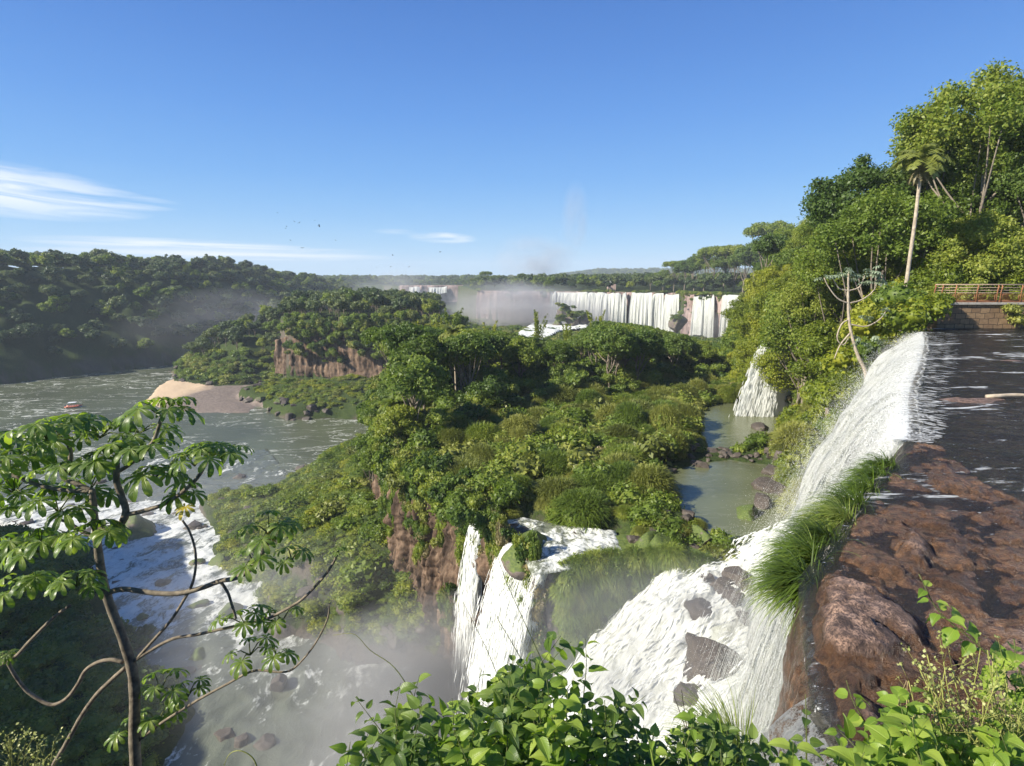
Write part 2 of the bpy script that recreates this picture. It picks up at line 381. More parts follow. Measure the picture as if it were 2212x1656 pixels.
# ground: soil, rock on the steep faces, sand on the spit
m = Mat('ground_soil'); geo = m.n('ShaderNodeNewGeometry'); sx = m.n('ShaderNodeSeparateXYZ'); m.l(geo.outputs['Normal'], sx.inputs[0])
n1 = m.noise(.25, 6); n2 = m.noise(2.2, 6, .7)
veg = m.ramp(n2, [(.3, (.018, .030, .010)), (.55, (.045, .065, .018)), (.75, (.085, .095, .030))])
rock = m.mix(m.ramp(n2, [(.35, 0.0), (.7, 1.0)]), m.ramp(n1, [(.3, (.035, .030, .024)), (.7, (.095, .078, .060))]), (.14, .12, .095))
f = m.ramp(m.math('ADD', sx.outputs[2], m.math('MULTIPLY_ADD', n2, .5, -.25)), [(.45, 0.0), (.62, 1.0)])
m.done(m.bsdf(m.mix(f, rock, veg), .95, m.bump(n2, .8, .4), spec=.1)); M['ground'] = m.m
m = Mat('beach_sand'); n1 = m.noise(.05, 4); n2 = m.noise(1.4, 6, .75)
sxx = m.n('ShaderNodeSeparateXYZ'); m.l(m.coord(), sxx.inputs[0])
gx = m.math('ADD', sxx.outputs[0], m.math('MULTIPLY', n1, 14))
f = m.ramp(m.math('MULTIPLY_ADD', gx, .02, 2.62), [(.30, 0.0), (.42, 1.0)])
col = m.mix(f, m.ramp(n2, [(.3, (.38, .28, .18)), (.7, (.54, .42, .29))]), m.ramp(n2, [(.35, (.10, .082, .070)), (.65, (.24, .195, .165))]))
m.done(m.bsdf(col, .95, m.bump(n2, .5, .2), spec=.1)); M['sand'] = m.m
# (polar sheet: finer near the viewpoint, coarser far away)
i = np.arange(NR-1)[:, None]*NA+np.arange(NA-1)[None, :]
Fc = np.stack([i, i+NA, i+NA+1, i+1], -1).reshape(-1, 4)[:, ::-1]
V = np.stack([TX, TY, TZ], -1).reshape(-1, 3)
cen = V[Fc].mean(1)
fm = ((polydist(cen[:, 0], cen[:, 1], P_BEACH) > -.5) & (cen[:, 2] < RIV+1.6) & (polydist(cen[:, 0], cen[:, 1], P_HEAD) < -1.5)).astype(int)
me = mkmesh('ground', V, Fc, [M['ground'], M['sand']], True, fm)
tag(link('ground', me), 'forested basalt gorge ground with its talus slopes and sand spit', kind='structure')

# ---------------------------------------------------------------- cliffs (each its own body with thickness)
def cliff(name, top, ztop, zbot, mat, out=1.5, rows=60, cols=220, amp=1.2, cell=2.0, seed=1, label='', cat='cliff', lean=0.0, thick=3.0):
    top = np.array(spline([tuple(p)+((ztop if np.isscalar(ztop) else ztop[k]),) for k, p in enumerate(top)], cols))
    zb = np.interp(np.linspace(0, 1, cols), np.linspace(0, 1, 1 if np.isscalar(zbot) else len(zbot)), [zbot] if np.isscalar(zbot) else zbot)
    tan = np.gradient(top[:, :2], axis=0); tan /= np.linalg.norm(tan, axis=1)[:, None]+1e-9
    nrm = np.stack([tan[:, 1], -tan[:, 0]], 1)               # outward: to the right of the direction of travel
    L = np.concatenate([[0], np.cumsum(np.linalg.norm(np.diff(top[:, :2], axis=0), axis=1))])
    v = np.linspace(0, 1, rows)[:, None]
    LL = L[None, :]+0*v; zz = top[:, 2][None, :]*(1-v)+zb[None, :]*v
    col = fbm(LL, zz*.12, s=cell, o=3, seed=seed)            # vertical columns
    led = fbm(LL*.25, zz, s=cell*1.1, o=4, seed=seed+5)      # ledges
    blk = np.abs(fbm(LL, zz*.45, s=cell*.45, o=3, seed=seed+9))
    off = out*v+amp*(col+.7*led+.6*blk)+lean*v*v
    off[0] = off[0]-thick
    P = np.stack([top[:, 0][None, :]+nrm[:, 0][None, :]*off, top[:, 1][None, :]+nrm[:, 1][None, :]*off, zz], -1)
    ob = link(name, grid(name, P, mat)); tag(ob, label, cat); return ob
cliff('rock_cliff', [(-27, 118), (-22, 92), (-18.5, 75), (-14, 62), (-11.2, 55.2), (-6.8, 50.2), (-3.2, 44.2)][::-1] and [(-22, 112), (-20.3, 92), (-17.8, 75), (-14, 62), (-11.2, 55.2), (-6.8, 50), (-3.2, 44.2), (-.4, 38.5), (2.3, 34.5)], [-18.2]*7+[-18.6, -19.6], [-31, -31, -31, -30.5, -31, -33, -36, -38, -38], M['rock_red'], out=1.0, rows=160, cols=640, amp=1.15, cell=1.35, seed=11, thick=1.2,
      label='brown streaked cliff dropping from the central island to the left bank slope')
cliff('rock_cliff', [(2.3, 34.3), (6.5, 35.6), (9.5, 36), (13, 35.3)], [-18.9, -18.7, -18.4, -18.6], [-40, -34, -29, -26], M['rock_moss'], out=.8, rows=80, cols=160, amp=.5, cell=1.2, seed=15,
      label='dark mossy cliff under the terrace beside the white cascade')
cliff('rock_cliff', [(xq(585, 214), 214), (xq(640, 209), 209), (xq(700, 205), 205), (xq(760, 201), 201), (xq(830, 198), 198)], [-22, -19, -17.5, -17.5, -17], -35, M['rock_red'], out=1.5, rows=50, cols=180, amp=2.0, cell=5, seed=23,
      label='reddish bare cliff in the side of the wooded headland')
cliff('rock_cliff', WALL, -7.0, -30, M['rock_pink'], out=1.5, rows=46, cols=700, amp=1.8, cell=7, seed=31,
      label='long pinkish basalt wall that the distant waterfalls pour over')
cliff('rock_cliff', [(xq(862, 846), 846), (xq(880, 842), 842), (xq(930, 836), 836), (xq(1000, 836), 836)], -6.0, -30, M['rock_pink'], out=1.5, rows=20, cols=100, amp=2, cell=9, seed=35,
      label='farthest rock step under the small remote waterfall')

# ---------------------------------------------------------------- water
def sheet(name, poly, z, mat, label, kind='structure'):
    me = bpy.data.meshes.new(name); me.from_pydata([(x, y, z) for x, y in poly], [], [tuple(range(len(poly)))]); me.materials.append(mat)
    if me.polygons[0].normal.z < 0: me.flip_normals()
    o = link(name, me); tag(o, label, kind=kind); return o
def river_mat(name, base, foam=.5, rot=0.0, fscale=.05, rough=.12, bumps=.25, bscale=.6, stretch=4.0):
    m = Mat(name)
    mp = m.n('ShaderNodeMapping'); m.l(m.coord(), mp.inputs[0]); mp.inputs['Rotation'].default_value = (0, 0, rot); mp.inputs['Scale'].default_value = (1, stretch, 1)
    v = mp.outputs[0]
    wrp = m.n('ShaderNodeTexNoise'); wrp.inputs['Scale'].default_value = fscale*.7; wrp.inputs['Detail'].default_value = 3; m.l(v, wrp.inputs[0])
    vm = m.n('ShaderNodeVectorMath', operation='MULTIPLY_ADD'); m.l(wrp.outputs['Color'], vm.inputs[0]); vm.inputs[1].default_value = (22, 22, 0); m.l(v, vm.inputs[2])
    a = m.noise(fscale, 6, .62, .6, vec=vm.outputs[0])
    line = m.math('ABSOLUTE', m.math('SUBTRACT', a, .5))              # thin lines where the field crosses one level
    b = m.noise(fscale*.35, 3, .5, vec=v)
    wid = m.ramp(b, [(.42, 0.0), (.66, .028)])
    l1 = m.math('LESS_THAN', line, wid)
    soft = m.math('SUBTRACT', 1.0, m.math('DIVIDE', line, m.math('ADD', wid, .001)), clamp=True)
    spk = m.noise(fscale*22, 4, .7, vec=v)
    fo = m.math('MULTIPLY', m.math('MULTIPLY', soft, m.ramp(spk, [(.35, .25), (.6, 1.0)])), foam, clamp=True)
    col = m.mix(fo, m.ramp(m.noise(fscale*.6, 4), [(.3, tuple(c*.75 for c in base)), (.7, tuple(c*1.25 for c in base))]), (.78, .78, .72))
    h = m.math('ADD', m.noise(bscale, 5, .6, .4, vec=v), m.math('MULTIPLY', m.noise(bscale*5, 4, .6), .35))
    r = m.math('MULTIPLY_ADD', fo, .6, rough)
    return m.done(m.bsdf(col, r, m.bump(h, bumps, .3), spec=.28, **{}))
M['river'] = river_mat('river_water', (.085, .095, .055), foam=.85, rot=-.55, fscale=.07, rough=.2, bumps=.5, bscale=.55, stretch=2.6)
M['river2'] = river_mat('river_water_far', (.085, .095, .055), foam=.9, rot=.6, fscale=.06)
M['pool'] = river_mat('pool_water', (.115, .125, .062), foam=.1, fscale=.12, rough=.14, bumps=.12, bscale=1.5)
sheet('river', [(-420, 60), (60, 60), (60, 300), (-60, 700), (-420, 700)], RIV, M['river'], 'broad greenish river with pale foam lines in the gorge')
sheet('river_upstream', [(xq(1030, 500), 395), (230, 210), (900, 240), (900, 700), (-60, 900)][:0] or [(p[0], p[1]+2.5) for p in WALL]+[(260, 330), (200, 520), (0, 520)], -7.05, M['pool'], 'water above the distant falls')
# ---------------------------------------------------------------- foliage builders
def rand_dirs(n, r, up=0.0):
    d = r.normal(size=(n, 3)); d[:, 2] += up; return d/np.linalg.norm(d, axis=1)[:, None]
def leaf_quads(P, N, size, r, asp=.55, fold=.25):
    n = len(P); t = np.cross(N, r.normal(size=(n, 3))); t /= np.linalg.norm(t, axis=1)[:, None]+1e-9
    b = np.cross(N, t); s = (size*(r.uniform(.6, 1.4, n)))[:, None]
    V = np.stack([P-t*s*.5, P+b*s*.5*asp+N*s*fold*.3, P+t*s*.5-N*s*fold*.4, P-b*s*.5*asp+N*s*fold*.3], 1)
    return V.reshape(-1, 3), np.arange(4*n).reshape(-1, 4)
def ico(sub=1):
    bm = bmesh.new(); bmesh.ops.create_icosphere(bm, subdivisions=sub, radius=1)
    V = np.array([v.co[:] for v in bm.verts]); Fc = np.array([[v.index for v in f.verts] for f in bm.faces]); bm.free(); return V, Fc
ICO1, ICO2, ICO3 = ico(1), ico(2), ico(3)
def quadify(T): return np.concatenate([T, T[:, 2:3]], 1)
class Soup:                            # quads (a repeated last index would be a triangle, so cores are kept as a second list)
    def __init__(s): s.V = []; s.F = []; s.T = []; s.n = 0
    def q(s, V, Fc): s.V.append(V); s.F.append(Fc+s.n); s.n += len(V)
    def t(s, V, T): s.V.append(V); s.T.append(T+s.n); s.n += len(V)
    def mesh(s, name, mats):
        V = np.concatenate(s.V); q = np.concatenate(s.F) if s.F else np.zeros((0, 4), int); t = np.concatenate(s.T) if s.T else np.zeros((0, 3), int)
        me = bpy.data.meshes.new(name); me.vertices.add(len(V)); me.vertices.foreach_set('co', V.astype(np.float32).ravel())
        nl = q.size+t.size; me.loops.add(nl); me.loops.foreach_set('vertex_index', np.concatenate([q.ravel(), t.ravel()]).astype(np.int32))
        me.polygons.add(len(q)+len(t))
        tot = np.concatenate([np.full(len(q), 4), np.full(len(t), 3)]).astype(np.int32)
        st = np.concatenate([[0], np.cumsum(tot)[:-1]]).astype(np.int32)
        me.polygons.foreach_set('loop_start', st); me.polygons.foreach_set('loop_total', tot)
        me.update(calc_edges=True)
        for m_ in (mats if isinstance(mats, (list, tuple)) else [mats]): me.materials.append(m_)
        return me
def crown_mesh(name, mat, lobes, nleaf, lsize, seed, core=.62, up=.25, asp=.6, rag=.25):
    r = np.random.default_rng(seed); so = Soup(); L = np.array(lobes, float)      # x y z r [flatten]
    wgt = L[:, 3]**2; wgt /= wgt.sum(); k = r.choice(len(L), nleaf, p=wgt)
    d = rand_dirs(nleaf, r, .35); rad = L[k, 3]*(1-rag+rag*1.5*r.random(nleaf)**1.5)
    # lumps on every lobe so that the surface breaks into bunches
    ph = fbm(d[:, 0]*3+k*5.1, d[:, 1]*3, d[:, 2]*3, s=1.0, o=2, seed=seed); rad = rad*(1+.33*ph)
    P = L[k, :3]+d*rad[:, None]*np.array([1, 1, .72])
    N = d*.55+rand_dirs(nleaf, r)*.75+np.array([0, 0, up]); N /= np.linalg.norm(N, axis=1)[:, None]
    so.q(*leaf_quads(P, N, lsize, r, asp))
    V, T = ICO2 if core > 0 else ICO1  # solid lump added inside each lobe to block light and darken the gaps
    for x, y, z, rd in L:
        if core <= 0: break
        q = V*(1+.2*fbm(V[:, 0]*2+x, V[:, 1]*2+y, V[:, 2]*2, s=1, o=2, seed=seed))[:, None]
        so.t(q*rd*core*np.array([1, 1, .72])+[x, y, z], T)
    return so.mesh(name, mat)
def lobes_round(rx, rz, z0, n, lr, seed, low=-.3):
    r = np.random.default_rng(seed); out = []
    for i in range(n):
        th = i*2.399+r.uniform(-.3, .3); u = low+(1-low)*(i+.5)/n; c = math.sqrt(max(0, 1-u*u))
        s_ = r.uniform(.75, 1.05)
        out.append((rx*c*math.cos(th)*s_, rx*c*math.sin(th)*s_, z0+rz*u*s_, lr*r.uniform(.7, 1.2)))
    out.append((0, 0, z0, lr*1.3)); return out
def trunk_mesh(name, mat, h, r0, lobes, seed, n=7, vine=False):
    random.seed(seed); mb = MB(); bx, by = random.uniform(-.6, .6), random.uniform(-.6, .6)
    st = [(0, 0, -1.2), (bx*.3, by*.3, h*.25), (bx, by, h*.55), (bx*.6, by*.6, h*.85)]
    sp_ = spline(st, 9); mb.tube(sp_, [r0*(1-.7*i/8) for i in range(9)], n)
    for x, y, z, rd in sorted(lobes, key=lambda q: -q[3])[:9]:
        a = random.choice(sp_[3:7]); mid = (a[0]*.5+x*.5+random.uniform(-.3, .3), a[1]*.5+y*.5, a[2]*.6+z*.4)
        mb.tube(spline([tuple(a), mid, (x, y, z)], 6), [r0*.45*(1-.75*i/5) for i in range(6)], 5)
    return mb.mesh(name, mat)
def make_tree(kind, mat, H, rx, rz, nl, lr, nleaf, lsize, seeds, barkm='bark', low=-.3, r0=.22, core=.62, up=.25, rag=.25, asp=.6):
    out = []
    for s_ in seeds:
        lb = lobes_round(rx, rz, H-rz-lr*.5, nl, lr, s_, low)
        r = np.random.default_rng(s_+50)
        for _ in range(max(2, nl//5)):                       # a few stray shoots beyond the outline
            q = lb[r.integers(len(lb))]; lb.append((q[0]*1.25, q[1]*1.25, q[2]+lr*.55, lr*.5))
        out.append((trunk_mesh('trunk', M[barkm], H*.75, r0, lb, s_), crown_mesh('crown', mat, lb, nleaf, lsize, s_, core, up, asp, rag)))
    return out
T = {}
T['forest'] = make_tree('forest', M['leaf_dark'], 10, 2.7, 2.1, 15, 1.35, 6500, .34, (1, 2, 3, 4))+make_tree('forest', M['leaf_mid'], 10, 2.5, 2.4, 14, 1.25, 6500, .32, (5, 6, 7))
T['tall'] = make_tree('tall', M['leaf_dark'], 13, 3.2, 2.4, 13, 1.3, 5500, .34, (11, 12), low=0, core=.5, rag=.4)+make_tree('tall', M['leaf_mid'], 13, 2.4, 3.6, 15, 1.15, 5500, .33, (13,), core=.5, rag=.4)
T['bushy'] = make_tree('bushy', M['leaf_mid'], 5.5, 2.3, 2.6, 18, 1.15, 6500, .27, (61, 62), low=-.9)+make_tree('bushy', M['leaf_dark'], 5.5, 2.3, 2.6, 18, 1.15, 6500, .27, (63,), low=-.9)
T['nearbushy'] = make_tree('nearbushy', M['leaf_bright'], 6, 2.5, 2.9, 24, 1.1, 17000, .19, (71, 72, 73), low=-.95)
T['umbrella'] = make_tree('umbrella', M['leaf_mid'], 12, 4.2, 1.1, 18, 1.15, 6500, .32, (21, 22), low=.0, core=.5, rag=.35)
T['near'] = make_tree('near', M['leaf_bright'], 10, 2.9, 2.9, 22, 1.25, 19000, .20, (31, 32, 33), low=-.8, core=.55)+make_tree('near', M['leaf_mid'], 10, 2.7, 2.7, 20, 1.25, 19000, .20, (34, 35), low=-.6, core=.55)
T['neartall'] = make_tree('neartall', M['leaf_mid'], 16, 4.4, 3.2, 34, 1.15, 24000, .22, (41, 42), low=-.3, core=.32, rag=.55, r0=.24)+make_tree('neartall', M['leaf_dark'], 15, 3.8, 3.0, 24, 1.2, 20000, .22, (43,), low=-.3, core=.45, rag=.4, r0=.3)
T['far'] = make_tree('far', M['leaf_far'], 9, 2.7, 1.9, 10, 1.5, 1500, .62, (51, 52, 53, 54), core=.72)+make_tree('far', M['leaf_mid'], 9, 2.4, 2.2, 9, 1.4, 1400, .6, (55, 56), core=.72)
# palms
def frond(mb, base, az, pitch, L, droop, r, wid=.45, n=9, ragged=.0):
    p = np.array(base, float); prev = None; pts = []
    ca, sa = math.cos(az), math.sin(az)
    for i in range(n):
        pts.append(p.copy()); a = pitch-droop*i/(n-1); p = p+np.array([ca*math.cos(a), sa*math.cos(a), math.sin(a)])*L/(n-1)
    side = np.array([-sa, ca, 0])
    for i in range(n-1):
        for sg in (-1, 1):
            for q in (0, .5):
                c = pts[i]*(1-q)+pts[i+1]*q; t = pts[i+1]-pts[i]; t /= np.linalg.norm(t)
                w_ = wid*L*.5*math.sin(math.pi*min(.97, (i+q+.9)/n))*r.uniform(.7, 1.1)
                e = c+side*sg*w_+t*w_*.35-np.array([0, 0, w_*r.uniform(.35, .8)])
                mb.add([c, c+t*.09*L, e], [(0, 1, 2)])
def palm(seed, H, nf=38, L=2.6, mat='leaf_mid', lean=.5, dead=18):
    r = np.random.default_rng(seed); t = MB()
    top = np.array([lean, r.uniform(-.3, .3), H])
    t.tube(spline([(0, 0, -1), (lean*.05, 0, H*.3), (lean*.4, 0, H*.65), tuple(top)], 16), [.15*(1-.3*i/15) for i in range(16)], 9, .06)
    f = MB(); d = MB()
    for i in range(nf): frond(f, top, i*2.4+r.uniform(-.2, .2), r.uniform(-.1, 1.35), L*r.uniform(.75, 1.1), r.uniform(1.3, 2.2), r, wid=.6)
    for i in range(dead): frond(d, top-np.array([0, 0, .25]), i*2.4, r.uniform(-1.1, -.7), L*.75, .6, r, wid=.25)
    return [t.mesh('trunk', M['bark_pale']), f.mesh('fronds', M[mat], False), d.mesh('dead_fronds', M['leaf_dry'], False)]
# bamboo-like feathery plumes
def plume_mesh(seed, H=6, n=10, mat='leaf_bright'):
    r = np.random.default_rng(seed); so = Soup()
    for i in range(n):
        a = r.uniform(0, 6.28); ln = r.uniform(.1, .5); k = 260
        u = r.random(k)**.7; h_ = H*r.uniform(.7, 1)
        c = np.stack([np.cos(a)*ln*u**2*H*.5, np.sin(a)*ln*u**2*H*.5, h_*u], 1)
        P = c+r.normal(size=(k, 3))*np.array([.34, .34, .2])*(1.25-u)[:, None]
        N = rand_dirs(k, r, .5); so.q(*leaf_quads(P, N, .42, r, .3, .5))
    return so.mesh('foliage', M[mat])
# low clumps
def clump(name, mat, R, nleaf, ls, seed, flat=.7, core=.7, asp=.6, nl=4):
    r = np.random.default_rng(seed); lb = [(0, 0, R*.25, R*.8)]+[(R*.55*math.cos(a), R*.55*math.sin(a), R*r.uniform(.1, .45), R*r.uniform(.4, .6)) for a in r.uniform(0, 6.28, nl)]
    return crown_mesh(name, mat, lb, nleaf, ls, seed, core, .3, asp, .3)
def blades(name, mat, R, n, L, w_, seed, up=.5, out=.9, core=True, lean=None, curl=1.0, segs=4, zf=.6):
    r = np.random.default_rng(seed); so = Soup()
    th = r.uniform(0, 6.283, n); q = np.sqrt(r.random(n)); el = np.arccos(q*.97)
    q = np.minimum(q*1.06, 1.0); d = np.stack([np.cos(th)*q, np.sin(th)*q, np.sqrt(np.clip(1-q*q, 0, 1))-np.where(q > .93, r.random(n)*.35, 0)], 1)
    P = d*np.array([R, R, R*zf])*r.uniform(.85, 1.05, n)[:, None]
    dirv = d*out+np.array([0, 0, up])+r.normal(size=(n, 3))*.22
    if lean is not None: dirv = dirv+np.array(lean)
    dirv /= np.linalg.norm(dirv, axis=1)[:, None]
    side = np.cross(dirv, [0, 0, 1.0]); side /= np.linalg.norm(side, axis=1)[:, None]+1e-6
    side = side+r.normal(size=(n, 3))*.3; ln = L*r.uniform(.6, 1.2, n)
    p = P.copy(); rows = []
    for k in range(segs+1):
        wk = w_*(1-.9*(k/segs)**1.5); rows.append(p-side*wk/2); rows.append(p+side*wk/2)
        dirv = dirv+np.array([0, 0, -curl/segs])*(.4+k*.3); dirv /= np.linalg.norm(dirv, axis=1)[:, None]
        p = p+dirv*(ln/segs)[:, None]
    V = np.stack(rows, 1).reshape(-1, 3); m_ = 2*(segs+1); b = (np.arange(n)*m_)[:, None]
    Fc = np.concatenate([b+np.array([[2*k, 2*k+1, 2*k+3, 2*k+2]]) for k in range(segs)], 0); so.q(V, Fc)
    if core:
        v, t = ICO2; so.t(v*np.array([R*.84, R*.84, R*zf*.84]), t)
    return so.mesh(name, mat)
CL = {}
CL['dark'] = [clump('clump_dark', M['leaf_dark'], 1.0, 420, .27, 100+i) for i in range(3)]
CL['mid'] = [clump('clump_mid', M['leaf_mid'], 1.0, 420, .26, 110+i) for i in range(3)]
CL['bright'] = [clump('clump_bright', M['leaf_bright'], 1.0, 700, .17, 120+i) for i in range(3)]
CL['olive'] = [clump('clump_olive', M['leaf_olive'], 1.0, 420, .24, 130+i) for i in range(2)]
CL['fine'] = [clump('clump_fine', M['leaf_mid'], 1.0, 900, .15, 140+i) for i in range(3)]
CL['mound'] = [blades('mound', M['leaf_olive'], .9, 3400, .34, .030, 150+i, up=.35, out=.6, curl=2.0, zf=.75) for i in range(3)]
CL['mound2'] = [blades('mound_green', M['leaf_mid'], .9, 3400, .32, .030, 160+i, up=.3, out=.6, curl=2.0, zf=.75) for i in range(2)]
CL['drape'] = [blades('drape', M['leaf_mid'], .7, 1500, .9, .035, 180, up=.1, out=.7, curl=2.4, zf=.6)]
CL['drapeg'] = [blades('drape_green', M['grass'], .7, 1700, .8, .03, 190, up=.1, out=.7, curl=2.4, zf=.6)]
CL['dry'] = [clump('clump_dry', M['leaf_dry'], 1.0, 420, .2, 170)]
CL['far'] = [t[1] for t in T['far']]

# stuff: many clumps as one object, instanced
PROTO = {}
def proto_col(keys):
    k = '_'.join(keys)
    if k not in PROTO:
        c = bpy.data.collections.new('clumps_'+k)
        for a in keys:
            for me in CL[a]:
                o = bpy.data.objects.new('p_'+me.name, me); c.objects.link(o)
        PROTO[k] = c
    return PROTO[k]
def stuff(name, label, pts, scl, keys, zs=None, seed=0):
    pts = np.asarray(pts, float); n = len(pts)
    me = bpy.data.meshes.new(name); me.vertices.add(n); me.vertices.foreach_set('co', pts.astype(np.float32).ravel())
    r = np.random.default_rng(seed)
    a = me.attributes.new('scl', 'FLOAT_VECTOR', 'POINT'); sc3 = np.stack([scl, scl, scl*(zs if zs is not None else 1.0)], 1) if np.ndim(scl) == 1 else scl
    a.data.foreach_set('vector', sc3.astype(np.float32).ravel())
    a = me.attributes.new('rot', 'FLOAT_VECTOR', 'POINT'); rt = np.stack([r.uniform(-.25, .25, n), r.uniform(-.25, .25, n), r.uniform(0, 6.28, n)], 1)
    a.data.foreach_set('vector', rt.astype(np.float32).ravel())
    o = link(name, me); tag(o, label, kind='stuff')
    g = bpy.data.node_groups.new('scatter_'+name, 'GeometryNodeTree')
    g.interface.new_socket('Geometry', in_out='INPUT', socket_type='NodeSocketGeometry'); g.interface.new_socket('Geometry', in_out='OUTPUT', socket_type='NodeSocketGeometry')
    gi = g.nodes.new('NodeGroupInput'); go = g.nodes.new('NodeGroupOutput')
    ci = g.nodes.new('GeometryNodeCollectionInfo'); ci.inputs['Collection'].default_value = proto_col(keys)
    ci.inputs['Separate Children'].default_value = True; ci.inputs['Reset Children'].default_value = True
    ip = g.nodes.new('GeometryNodeInstanceOnPoints'); ip.inputs['Pick Instance'].default_value = True
    for nm, ty, so in (('scl', 'FLOAT_VECTOR', 'Scale'), ('rot', 'FLOAT_VECTOR', 'Rotation')):
        na = g.nodes.new('GeometryNodeInputNamedAttribute'); na.data_type = ty; na.inputs[0].default_value = nm
        g.links.new(na.outputs[0], ip.inputs[so])
    g.links.new(gi.outputs[0], ip.inputs['Points']); g.links.new(ci.outputs[0], ip.inputs['Instance']); g.links.new(ip.outputs[0], go.inputs[0])
    md = o.modifiers.new('scatter', 'NODES'); md.node_group = g
    return o
def jitter_grid(x0, x1, y0, y1, sp_, seed, cond=None):
    r = np.random.default_rng(seed); X, Y = np.meshgrid(np.arange(x0, x1, sp_), np.arange(y0, y1, sp_))
    X = X.ravel()+r.uniform(-.48, .48, X.size)*sp_; Y = Y.ravel()+r.uniform(-.48, .48, Y.size)*sp_
    if cond is not None:
        k = cond(X, Y); X, Y = X[k], Y[k]
    return X, Y
def inview(X, Y, m_=1.25): return (Y > 3) & (np.abs(X) < Y*.95*m_+6)
# ---------------------------------------------------------------- planting
def tree_at(kind, x, y, s, label, cat='tree', name='tree', group=None, v=None, rz=None, z=None, sz=None):
    k = random.randrange(len(T[kind])) if v is None else v
    if z is None: z = float(hz(x, y)[0])
    e = empty(name, label, cat, (x, y, z-.2), random.uniform(0, 6.28) if rz is None else rz, group, (s, s, s*(sz or 1)))
    link('trunk', T[kind][k][0], e); link('crown', T[kind][k][1], e); return e
HT = {'forest': 10.6, 'bushy': 6.2, 'tall': 13.5, 'umbrella': 12.5}
def forest_on(X, Y, kinds, lab, group, smin, smax, name='tree', seed=0, zoff=0, cap=None):
    random.seed(seed); Z = hz(X, Y)
    for x, y, z in zip(X, Y, Z):
        kd, lb = random.choices(kinds, [k[2] for k in kinds])[0][:2]
        if cap is not None:                                   # trees on the thin soil of the brink stay low
            dx = (512+F*x/(y*cp+10*sp))/S; zt = -y*(np.interp(dx, cap[0], cap[1])*S-281)/560*1.04
            s = min(random.uniform(smin, smax), (zt-z)/HT[kd])
            if s < .5: kd = 'bushy'; lb = 'low bushy tree'; s = min(random.uniform(smin, smax), (zt-z)/HT[kd])
            if s < .4: continue
            tree_at(kd, float(x), float(y), s, lb+' '+lab, 'tree', name, group, z=float(z)); continue
        tree_at(kd, float(x), float(y), random.uniform(smin, smax), lb+' '+lab, 'tree', name, group, z=float(z)+zoff, sz=random.uniform(.85, 1.15))
def not_water(X, Y, mg=1.2):
    k = np.ones(X.shape, bool)
    for P in (P_POOL_A, P_POOL_B, P_STREAM, P_TWATER): k &= polydist(X, Y, P) < -mg
    return k
r0_ = np.random.default_rng(44)
# central island canopy
X, Y = jitter_grid(-24, 112, 55, 172, 5.6, 5, lambda x, y: (polydist(x, y, P_ISLE) > 1.5) & inview(x, y, 1.05) & not_water(x, y) &
                   (y > np.interp(x, [-20, -8, 2, 12, 25, 40, 60], [57, 60, 78, 82, 92, 100, 100])))
forest_on(X, Y, [('forest', 'rounded green tree', 5), ('bushy', 'low bushy tree', 2), ('tall', 'slender open-crowned tree', 1.2), ('umbrella', 'flat topped tree', .5)], 'in the dense canopy of the central island', 'trees crowding the central island', .85, 1.2, 'forest_tree', 3, cap=([760, 800, 860, 900, 1000, 1100, 1180, 1230, 1300, 1400, 1480, 1550, 1600, 1700], [700, 680, 672, 690, 698, 706, 722, 722, 682, 694, 712, 732, 712, 690]))
# hand placed island trees that stand out
tree_at('umbrella', -17, 82, 1.0, 'big spreading tree at the left corner of the central island', name='spreading_tree', v=0)
tree_at('tall', -19, 74, .9, 'leaning tree hanging over the left cliff edge of the island', name='cliff_tree', v=2)
tree_at('forest', -15.5, 66, .95, 'bushy tree on the cliff brink beneath the big spreading tree', name='cliff_tree', v=5)
tree_at('forest', -12.5, 60, .8, 'low leafy tree at the front brink above the bare cliff', name='cliff_tree', v=6)
def palm_at(x, y, H, label, seed, lean=.5, sc_=1.0, z=None, L=2.6, mat='leaf_mid'):
    e = empty('palm_tree', label, 'palm', (x, y, float(hz(x, y)[0]) if z is None else z), 0, None, sc_)
    for me in palm(seed, H, lean=lean, L=L, mat=mat): link(me.name.split('.')[0], me, e)
    return e
palm_at(*Q(985, 850, 78)[:2], 10.2, 'tall thin palm rising from the middle of the island canopy', 1, -.3, mat='leaf_olive')
palm_at(*Q(885, 850, 80)[:2], 9.3, 'drooping palm half sunk among trees on the left of the island', 2, .2, mat='leaf_olive')
palm_at(*Q(850, 950, 66)[:2], 6.5, 'yellowish palm low near the island cliff edge', 3, .2, mat='leaf_bright')
for i, (dx, Y_, h_) in enumerate([(945, 100, 11), (965, 98, 13), (925, 104, 11), (1160, 112, 11.5), (1290, 118, 11), (1060, 108, 10.5), (900, 92, 10), (1230, 110, 9.5)]):
    x = xq(dx, Y_); z = float(hz(x, Y_)[0])
    me = plume_mesh(200+i, h_)
    o = link('bamboo_clump', me, None, (x, Y_, z))
    tag(o, ['feathery yellow green bamboo behind the big spreading tree', 'tallest bamboo plume poking above the island canopy', 'bamboo plumes right behind the spreading tree crown', 'bamboo spray near the centre of the island skyline',
            'bamboo spray in front of the white river bend', 'short bamboo tuft left of the canopy centre', 'bamboo beside the crown of the island corner tree', 'pale bamboo tuft in the rear canopy'][i], 'bamboo')
